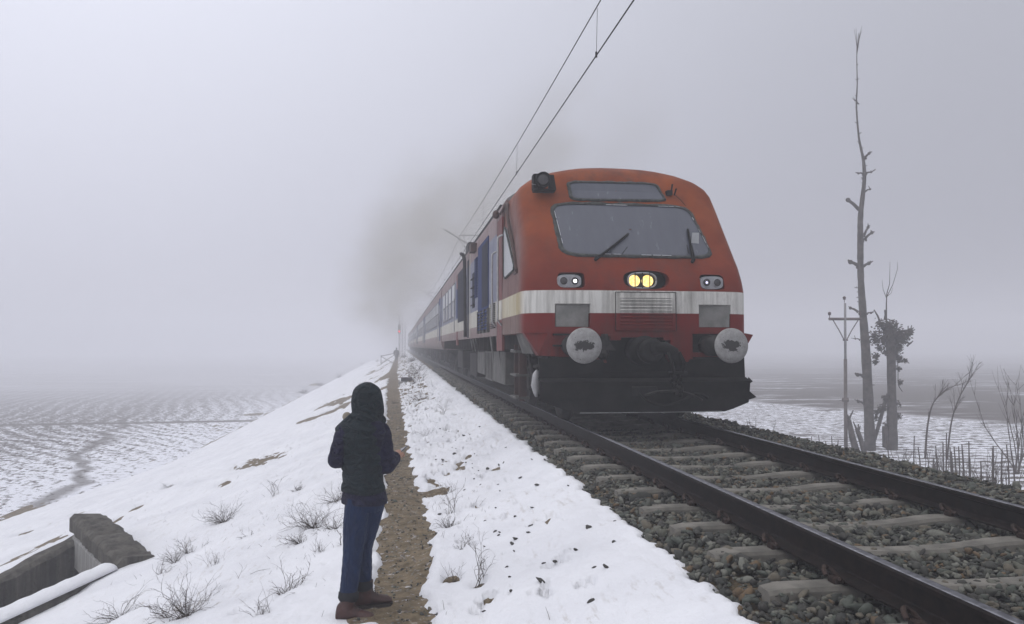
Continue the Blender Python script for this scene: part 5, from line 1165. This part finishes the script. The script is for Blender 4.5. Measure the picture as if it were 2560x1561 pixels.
def hand(m, w, d, up, side, s=1, curl=.6):
    w = Vector(w); d = Vector(d).normalized(); up = Vector(up).normalized(); sd = d.cross(up).normalized()*side
    m.tube([w-d*.03, w+d*.02, w+d*.06, w+d*.085], [.026, .031, .036, .03], 10)
    for i, (o_, L) in enumerate(((-.030, .062), (-.010, .072), (.010, .068), (.029, .052))):
        p = w+d*.08+sd*o_; a = p+d*L*.45-up*L*.18*curl; b_ = a+d*L*.25-up*L*.35*curl; c_ = b_+d*L*.05*(1-curl)-up*L*.25
        m.tube([p-d*.02, p, a, b_, c_], [.0095, .0095, .0088, .008, .0068], 8)
    p = w+d*.03-sd*.03; m.tube([p, p-sd*.022+d*.025, p-sd*.02+d*.05-up*.01, p-sd*.008+d*.065-up*.015], [.013, .0115, .010, .008], 8)
YAW = radians(-38)
bp = P(895, 1550, 5.7); per = None
def L_(px, py, y=0.0): return ((px-895)/344, y, (1550-py)/344)
body = MB()
hc = Vector((.045, .03, 1.588)); fwd = Vector((sin(-YAW), cos(YAW), 0)); rgt = Vector((fwd.y, -fwd.x, 0))
body.ball(hc, .080, 20, 14, (1, 1.08, 1.25)); body.ball(hc+fwd*.03-Vector((0, 0, .05)), .062, 14, 10, (1, 1.1, 1.1))
body.tube([hc+fwd*.085+Vector((0, 0, .012)), hc+fwd*.115-Vector((0, 0, .022)), hc+fwd*.10-Vector((0, 0, .03))], [.009, .014, .010], 8)
for s in (-1, 1):
    body.ball(hc+rgt*.088*s-Vector((0, 0, .01)), .022, 8, 6, (.6, 1, 1.5)); body.ball(hc+fwd*.088+rgt*.032*s+Vector((0, 0, .006)), .013, 8, 6)
body.tube([hc+fwd*.095+rgt*.022-Vector((0, 0, .055)), hc+fwd*.102-Vector((0, 0, .054)), hc+fwd*.095-rgt*.022-Vector((0, 0, .055))], .007, 6)
body.tube([(.02, .01, 1.40), (.035, .02, 1.56)], [.06, .055], 14)
rings(body, interp_secs([((.05, .03, .78), .10, .07, YAW), ((.035, .02, 1.0), .11, .075, YAW), ((.02, .01, 1.25), .15, .09, YAW), ((.02, .01, 1.40), .12, .07, YAW), ((.02, .01, 1.45), .06, .05, YAW)], 14), 20)
LS, LE, LW = Vector((-.128, -.01, 1.325)), Vector((-.166, -.02, 1.14)), Vector((-.03, .24, 1.10))
RS_, RE, RW = Vector((.150, .03, 1.335)), Vector((.198, .02, 1.09)), Vector((.262, .21, 1.125))
for a, b_, c_ in ((LS, LE, LW), (RS_, RE, RW)): body.tube([a, b_, c_], [.045, .038, .028], 12)
LHd = (RW-RE).normalized(); hand(body, RW, LHd, (0, 0, 1), 1, curl=.9); hand(body, LW, (LW-LE).normalized(), (0, 0, 1), -1, curl=.8)
HL, KL, AL = Vector((-.005, .0, .84)), Vector((-.040, .0, .47)), Vector((-.072, -.04, .11)); HR, KR, AR = Vector((.108, .07, .84)), Vector((.025, .12, .47)), Vector((.030, .12, .14))
for a, b_, c_ in ((HL, KL, AL), (HR, KR, AR)): body.tube([a, b_, (b_+c_)/2, c_], [.075, .05, .048, .035], 12)
per = finish(body, 'person', M_skin, None, .0055, 2); per.location = (bp.x, bp.y, bp.z+.02); tag(per, 'person in dark hooded quilted jacket and blue trousers, standing beside the path', 'person', 'people by the track')
# jacket sleeves, hem and yoke in navy
m = MB(); quilted(m, LS+Vector((.02, 0, .01)), LE, .068, .062, 2.5); m.tube([LS, LS+Vector((.05, 0, .02))], .068, 14); quilted(m, LE+Vector((-.004, -.01, 0)), LW-Vector((0, 0, 0)), .060, .045, 3); m.ball(LE, .062, 14, 10)
quilted(m, RS_, RE, .078, .068, 3.4); quilted(m, RE, RW+(RW-RE)*-.08, .066, .050, 3); m.ball(RE, .067, 14, 10); m.ball(RS_, .074, 14, 10)
m.tube([RS_+Vector((-.12, -.0, .04)), RS_+Vector((-.02, 0, .01))], [.06, .078], 14)
keys = [((.038, .02, .815), .172, .13, YAW*.8), ((.038, .02, .84), .176, .135, YAW*.8), ((.036, .02, .92), .160, .118, YAW*.8), ((.03, .02, 1.0), .146, .108, YAW*.8), ((.02, .01, 1.2), .15, .11, YAW*.8), ((.02, .01, 1.34), .185, .115, YAW*.8), ((.02, .01, 1.41), .155, .10, YAW*.8), ((.025, .01, 1.47), .075, .065, YAW*.8)]
rings(m, interp_secs(keys, 40), 30)
jk = finish(m, 'jacket', M_navy, per, .008, 3)
# quilted dark green body of the jacket
m = MB(); keys2 = [((.030, .010, .900), .168, .125, YAW*.8), ((.026, .012, 1.0), .150, .114, YAW*.8), ((.004, .0, 1.2), .158, .118, YAW*.8), ((-.008, -.002, 1.30), .178, .122, YAW*.8), ((-.010, -.002, 1.37), .178, .112, YAW*.8), ((-.002, .0, 1.41), .155, .098, YAW*.8), ((.010, .0, 1.45), .11, .08, YAW*.8), ((.022, .0, 1.49), .078, .068, YAW*.8)]
sec = interp_secs(keys2, 110); z0 = sec[0][0][2]
for s_ in sec:
    k_ = (abs(sin(pi*((s_[0][2]-z0)/.073)))**.5-.7)*.011; s_[1] += k_; s_[2] += k_
R = []
for (c, rx_, ry_, a) in sec:
    r = []
    for i in range(48):
        t = 2*pi*i/48; u = math.copysign(abs(cos(t))**.87, cos(t))*rx_; v = math.copysign(abs(sin(t))**.87, sin(t))*ry_; w_ = .004*mnoise.noise(Vector((cos(t)*3, sin(t)*3, c[2]*6))); r.append((c[0]+(u*cos(a)-v*sin(a))*(1+w_*4), c[1]+u*sin(a)+v*cos(a), c[2]+.006*sin(3*t+c[2]*9)))
    R.append(r)
m.loft(R); vest = m.build('jacket_panel', M_vest, per, True); fix_normals(vest)
# hood: shell open towards the face
m = MB(); hcn = Vector((.036, .0, 1.578)); R = []
prof = [(-.14, .085), (-.125, .105), (-.10, .112), (-.06, .113), (-.02, .112), (.02, .107), (.06, .096), (.088, .079), (.108, .056), (.120, .028), (.124, .004)]
for j, (dz, r_) in enumerate(prof):
    r = []
    for i in range(36):
        t = 2*pi*i/36; d = Vector((cos(t), sin(t), 0)); f_ = d.dot(fwd); rr_ = r_*(1+.16*max(0, f_))*(1+.035*sin(5*t+j*.8)*(1 if j < 8 else 0)); ry = rr_*(1.06)
        cc = hcn+fwd*(.02+.05*max(0, -dz)); r.append((cc.x+d.x*rr_, cc.y+d.y*ry, hcn.z+dz+.004*sin(4*t+j*1.3)))
    R.append(r)
m.loft(R)
m.tube([hcn+Vector((-.10, -.03, -.12)), hcn+Vector((-.03, -.1, -.125)), hcn+Vector((.05, -.09, -.14)), hcn+Vector((.115, .0, -.165)), hcn+Vector((.13, .06, -.175))], [.022, .026, .028, .026, .026], 12)
m.ball(hcn+Vector((.125, .05, -.160)), .034, 10, 8)
hd = m.build('hood', M_vest, per); fix_normals(hd)
# cut the face opening, then remesh
c_ = MB(); fc = hcn+fwd*.17-Vector((0, 0, .005)); c_.ball(fc, .085, 20, 14, (1, 1, 1.25)); co = c_.build('cutter', None, per); fix_normals(co); bpy.context.view_layer.update()
apply_mods(hd, [('REMESH', dict(mode='VOXEL', voxel_size=.007)), ('SMOOTH', dict(factor=.5, iterations=3)), ('BOOLEAN', dict(operation='DIFFERENCE', object=co, solver='EXACT'))]); bpy.data.objects.remove(co)
hd.data.shade_smooth()
if not hd.data.materials: hd.data.materials.append(M_vest)
m = MB(); m.ball(hcn+Vector((-.130, .04, -.130)), .034, 14, 10, (1, .35, 1)); m.build('beige_disc', simple('beige_matte', (.25, .22, .17), (.33, .29, .23), .9), per, True)  # small beige disc by the left shoulder, unidentified
# trousers
m = MB()
for (a, b_, c_2, off) in ((HL, KL, AL, 0), (HR, KR, AR, 1)):
    pts = cat([a+Vector((0, 0, .02)), (a+b_)/2+Vector((-.004, 0, 0)), b_, (b_+c_2)/2, c_2+Vector((0, 0, .07))], 9); N = len(pts); rr = []
    for i in range(N): t = i/(N-1); rr.append(float(np.interp(t, [0, .25, .5, .75, 1], [.094, .088, .073, .068, .062]))*(1+.022*sin(i*1.9+off)*(.4+t)))
    m.tube(pts, rr, 20)
rings(m, interp_secs([((.043, .03, .76), .118, .10, YAW*.6), ((.043, .03, .84), .134, .105, YAW*.6), ((.043, .025, .88), .13, .10, YAW*.6)], 8), 24)
finish(m, 'trousers', M_trou, per, .008, 5)
for a, b_ in ((AL, KL), (AR, KR)):
    m = MB(); d = (b_-a).normalized(); c0 = a+d*.02+Vector((0, 0, .0)); m.tube([c0, c0+d*.02, c0+d*.06, c0+d*.075], [.062, .074, .073, .06], 18); m.build('trouser_cuff', simple('cuff', (.003, .003, .006), (.007, .007, .012), .9), per, True)
# boots
def boot(a, ang, z0):
    r_ = MB(); d = Vector((cos(ang), sin(ang), 0)); s = Vector((-d.y, d.x, 0)); base = Vector((a.x, a.y, z0)); R = []
    for (t, w_, h, zb_) in ((-.085, .022, .075, .02), (-.075, .038, .12, .016), (-.04, .045, .16, .016), (.0, .046, .165, .016), (.04, .045, .125, .016), (.09, .048, .09, .016), (.14, .050, .075, .016), (.175, .044, .062, .018), (.195, .028, .045, .022)):
        r = []
        for i in range(16):
            q = 2*pi*i/16; y_ = math.copysign(abs(cos(q))**.8, cos(q))*w_; z_ = (sin(q)*.5+.5); r.append(tuple(base+d*t+s*y_*(1 if z_ < .6 else .86)+Vector((0, 0, zb_+(h-zb_)*z_))))
        R.append(r)
    r_.loft(R); r_.tube([base+Vector((0, 0, .10)), base+Vector((0, 0, .20))], [.050, .055], 16)
    bt = finish(r_, 'boot', M_boot, per, .006, 3)
    so = MB(); R = []
    for z_ in (0, .022):
        R.append([tuple(base+d*t+s*w_*1.06+Vector((0, 0, z_))) for t, w_ in ((-.09, 0), (-.075, .04), (0, .047), (.06, .046), (.13, .052), (.18, .044), (.203, .0), (.18, -.044), (.13, -.052), (.06, -.046), (0, -.047), (-.075, -.04))])
    so.loft(R); so.build('boot_sole', M_sole, bt)
    la = MB()
    for k in range(5): t = .03+k*.018; z_ = .145-k*.016; la.tube([base+d*t-s*.03+Vector((0, 0, z_-.008)), base+d*(t+.004)+Vector((0, 0, z_+.004)), base+d*t+s*.03+Vector((0, 0, z_-.008))], .003, 4)
    la.build('boot_lace', M_sole, bt)
boot(AL+Vector((.0, -.01, 0)), radians(-8), -.015); boot(AR+Vector((.02, 0, 0)), radians(12), .03)
# phone
hp = Vector((bp.x, bp.y, bp.z))+RW+LHd*.10+Vector((.005, 0, .03)); ph = MB(); ph.box(-.036, .036, -.075, .075, -.004, .004, .0035); o = ph.build('mobile_phone', simple('phone_black', (.02, .02, .022), (.03, .03, .034), .2, 10, 0, .02, .001)); o.location = hp; o.rotation_euler = (radians(20), radians(-25), YAW); tag(o, 'dark mobile phone held in the right hand of the hooded person', 'phone')
m = MB(); m.box(-.033, .033, -.070, .070, .0042, .0048); m.build('phone_screen', M_lens, o)
# distant walker
def walker(base, h):
    m = MB(); k = h/1.75
    for s in (-1, 1): m.tube([(s*.09*k, 0, .88*k), (s*.10*k, .02, .48*k), (s*.10*k, -.04*s, .06*k)], [.09, .065, .05], 10); m.tube([(s*.2*k, 0, 1.40*k), (s*.27*k, 0, 1.12*k), (s*.26*k, .06, .88*k)], [.065, .055, .045], 10); m.tube([(s*.1*k, -.1-.04*s, .04), (s*.1*k, .12-.04*s, .04)], .05, 8)
    rings(m, interp_secs([((0, 0, .82*k), .17, .11, 0), ((0, 0, 1.1*k), .18, .12, 0), ((0, 0, 1.38*k), .22, .12, 0), ((0, 0, 1.48*k), .08, .07, 0)], 12), 16); m.tube([(0, 0, 1.45*k), (0, 0, 1.55*k)], .055, 8); m.ball((0, 0, 1.63*k), .10*k, 12, 10, (1, 1.05, 1.2))
    o = finish(m, 'person', M_skin, None, .02, 2); o.location = base; return o
q = P(991, 900, 98); w = walker((q.x, q.y, float(zground(q.x, q.y))), 1.73); tag(w, 'distant walker in dark clothes on the path, faint in the fog', 'person', 'people by the track')
m = MB(); rings(m, interp_secs([((0, 0, .62), .24, .15, 0), ((0, 0, 1.1), .24, .16, 0), ((0, 0, 1.38), .26, .15, 0), ((0, 0, 1.5), .10, .09, 0)], 14), 16)
for s in (-1, 1): m.tube([(s*.22, 0, 1.40), (s*.30, 0, 1.12), (s*.28, .06, .88)], [.09, .08, .065], 10)
finish(m, 'coat', M_grey, w, .02, 2)
m = MB()
for s in (-1, 1): m.tube([(s*.09, 0, .8), (s*.10, .02, .45), (s*.10, 0, .1)], [.11, .085, .07], 10)
m.build('trousers', M_dark, w, True); m = MB(); m.ball((0, -.01, 1.645), .112, 12, 10, (1, 1.05, 1.2)); m.build('hood', M_grey, w, True)
# ---------------------------------------------------------------- smoke from the engine and haze
def vol(name, color, dens, an=.2):
    g = G(name); x = g.n('ShaderNodeVolumePrincipled'); x.inputs['Color'].default_value = (*color, 1); x.inputs['Anisotropy'].default_value = an
    g.put(x.inputs['Density'], dens(g) if callable(dens) else dens); g.l(x.outputs[0], g.out.inputs['Volume']); return g.m
def sden(g):
    o = g.obj(); ln = g.n('ShaderNodeVectorMath', operation='LENGTH'); g.l(o, ln.inputs[0]); r = g.ramp(ln.outputs['Value'], .15, 1.0, 1, 0)
    n = g.noise(g.mapv(g.pos(), (1, .5, 1)), .42, 4, .6); return g.math('MULTIPLY', g.math('MULTIPLY', g.math('POWER', r, 1.3), g.ramp(n, .36, .60)), .16)
M_smoke = vol('engine_smoke', (.62, .60, .55), sden)
SM = [((5.8, 26, 8.2), (3.6, 6, 2.6)), ((4.4, 29, 7.2), (3.6, 6, 2.8)), ((3.2, 27.5, 5.2), (1.4, 3, 2.0)), ((2.4, 38, 7.6), (4.4, 9, 3.8)), ((1.9, 50, 8.4), (5.0, 11, 4.0)), ((-.2, 64, 8.2), (5.5, 13, 4.8)), ((-1.0, 84, 6.2), (6.5, 16, 5.2))]
smk = empty('engine_smoke', (TXC, 27, 4.2)); tag(smk, 'brown grey exhaust smoke drifting left above the train roof', 'smoke', None, 'stuff')
for c, r in SM:
    m = MB(); m.ball((0, 0, 0), 1.0, 20, 12); o = m.build('smoke_puff', M_smoke, smk); o.location = (c[0]-TXC, c[1]-27, c[2]-4.2); o.scale = r
hz = MB(); hz.box(-596, 596, -64, 596, -9, 17.5); o = hz.build('haze', vol('haze', (.945, .95, .99), .0064, 0.0)); tag(o, kind='stuff')
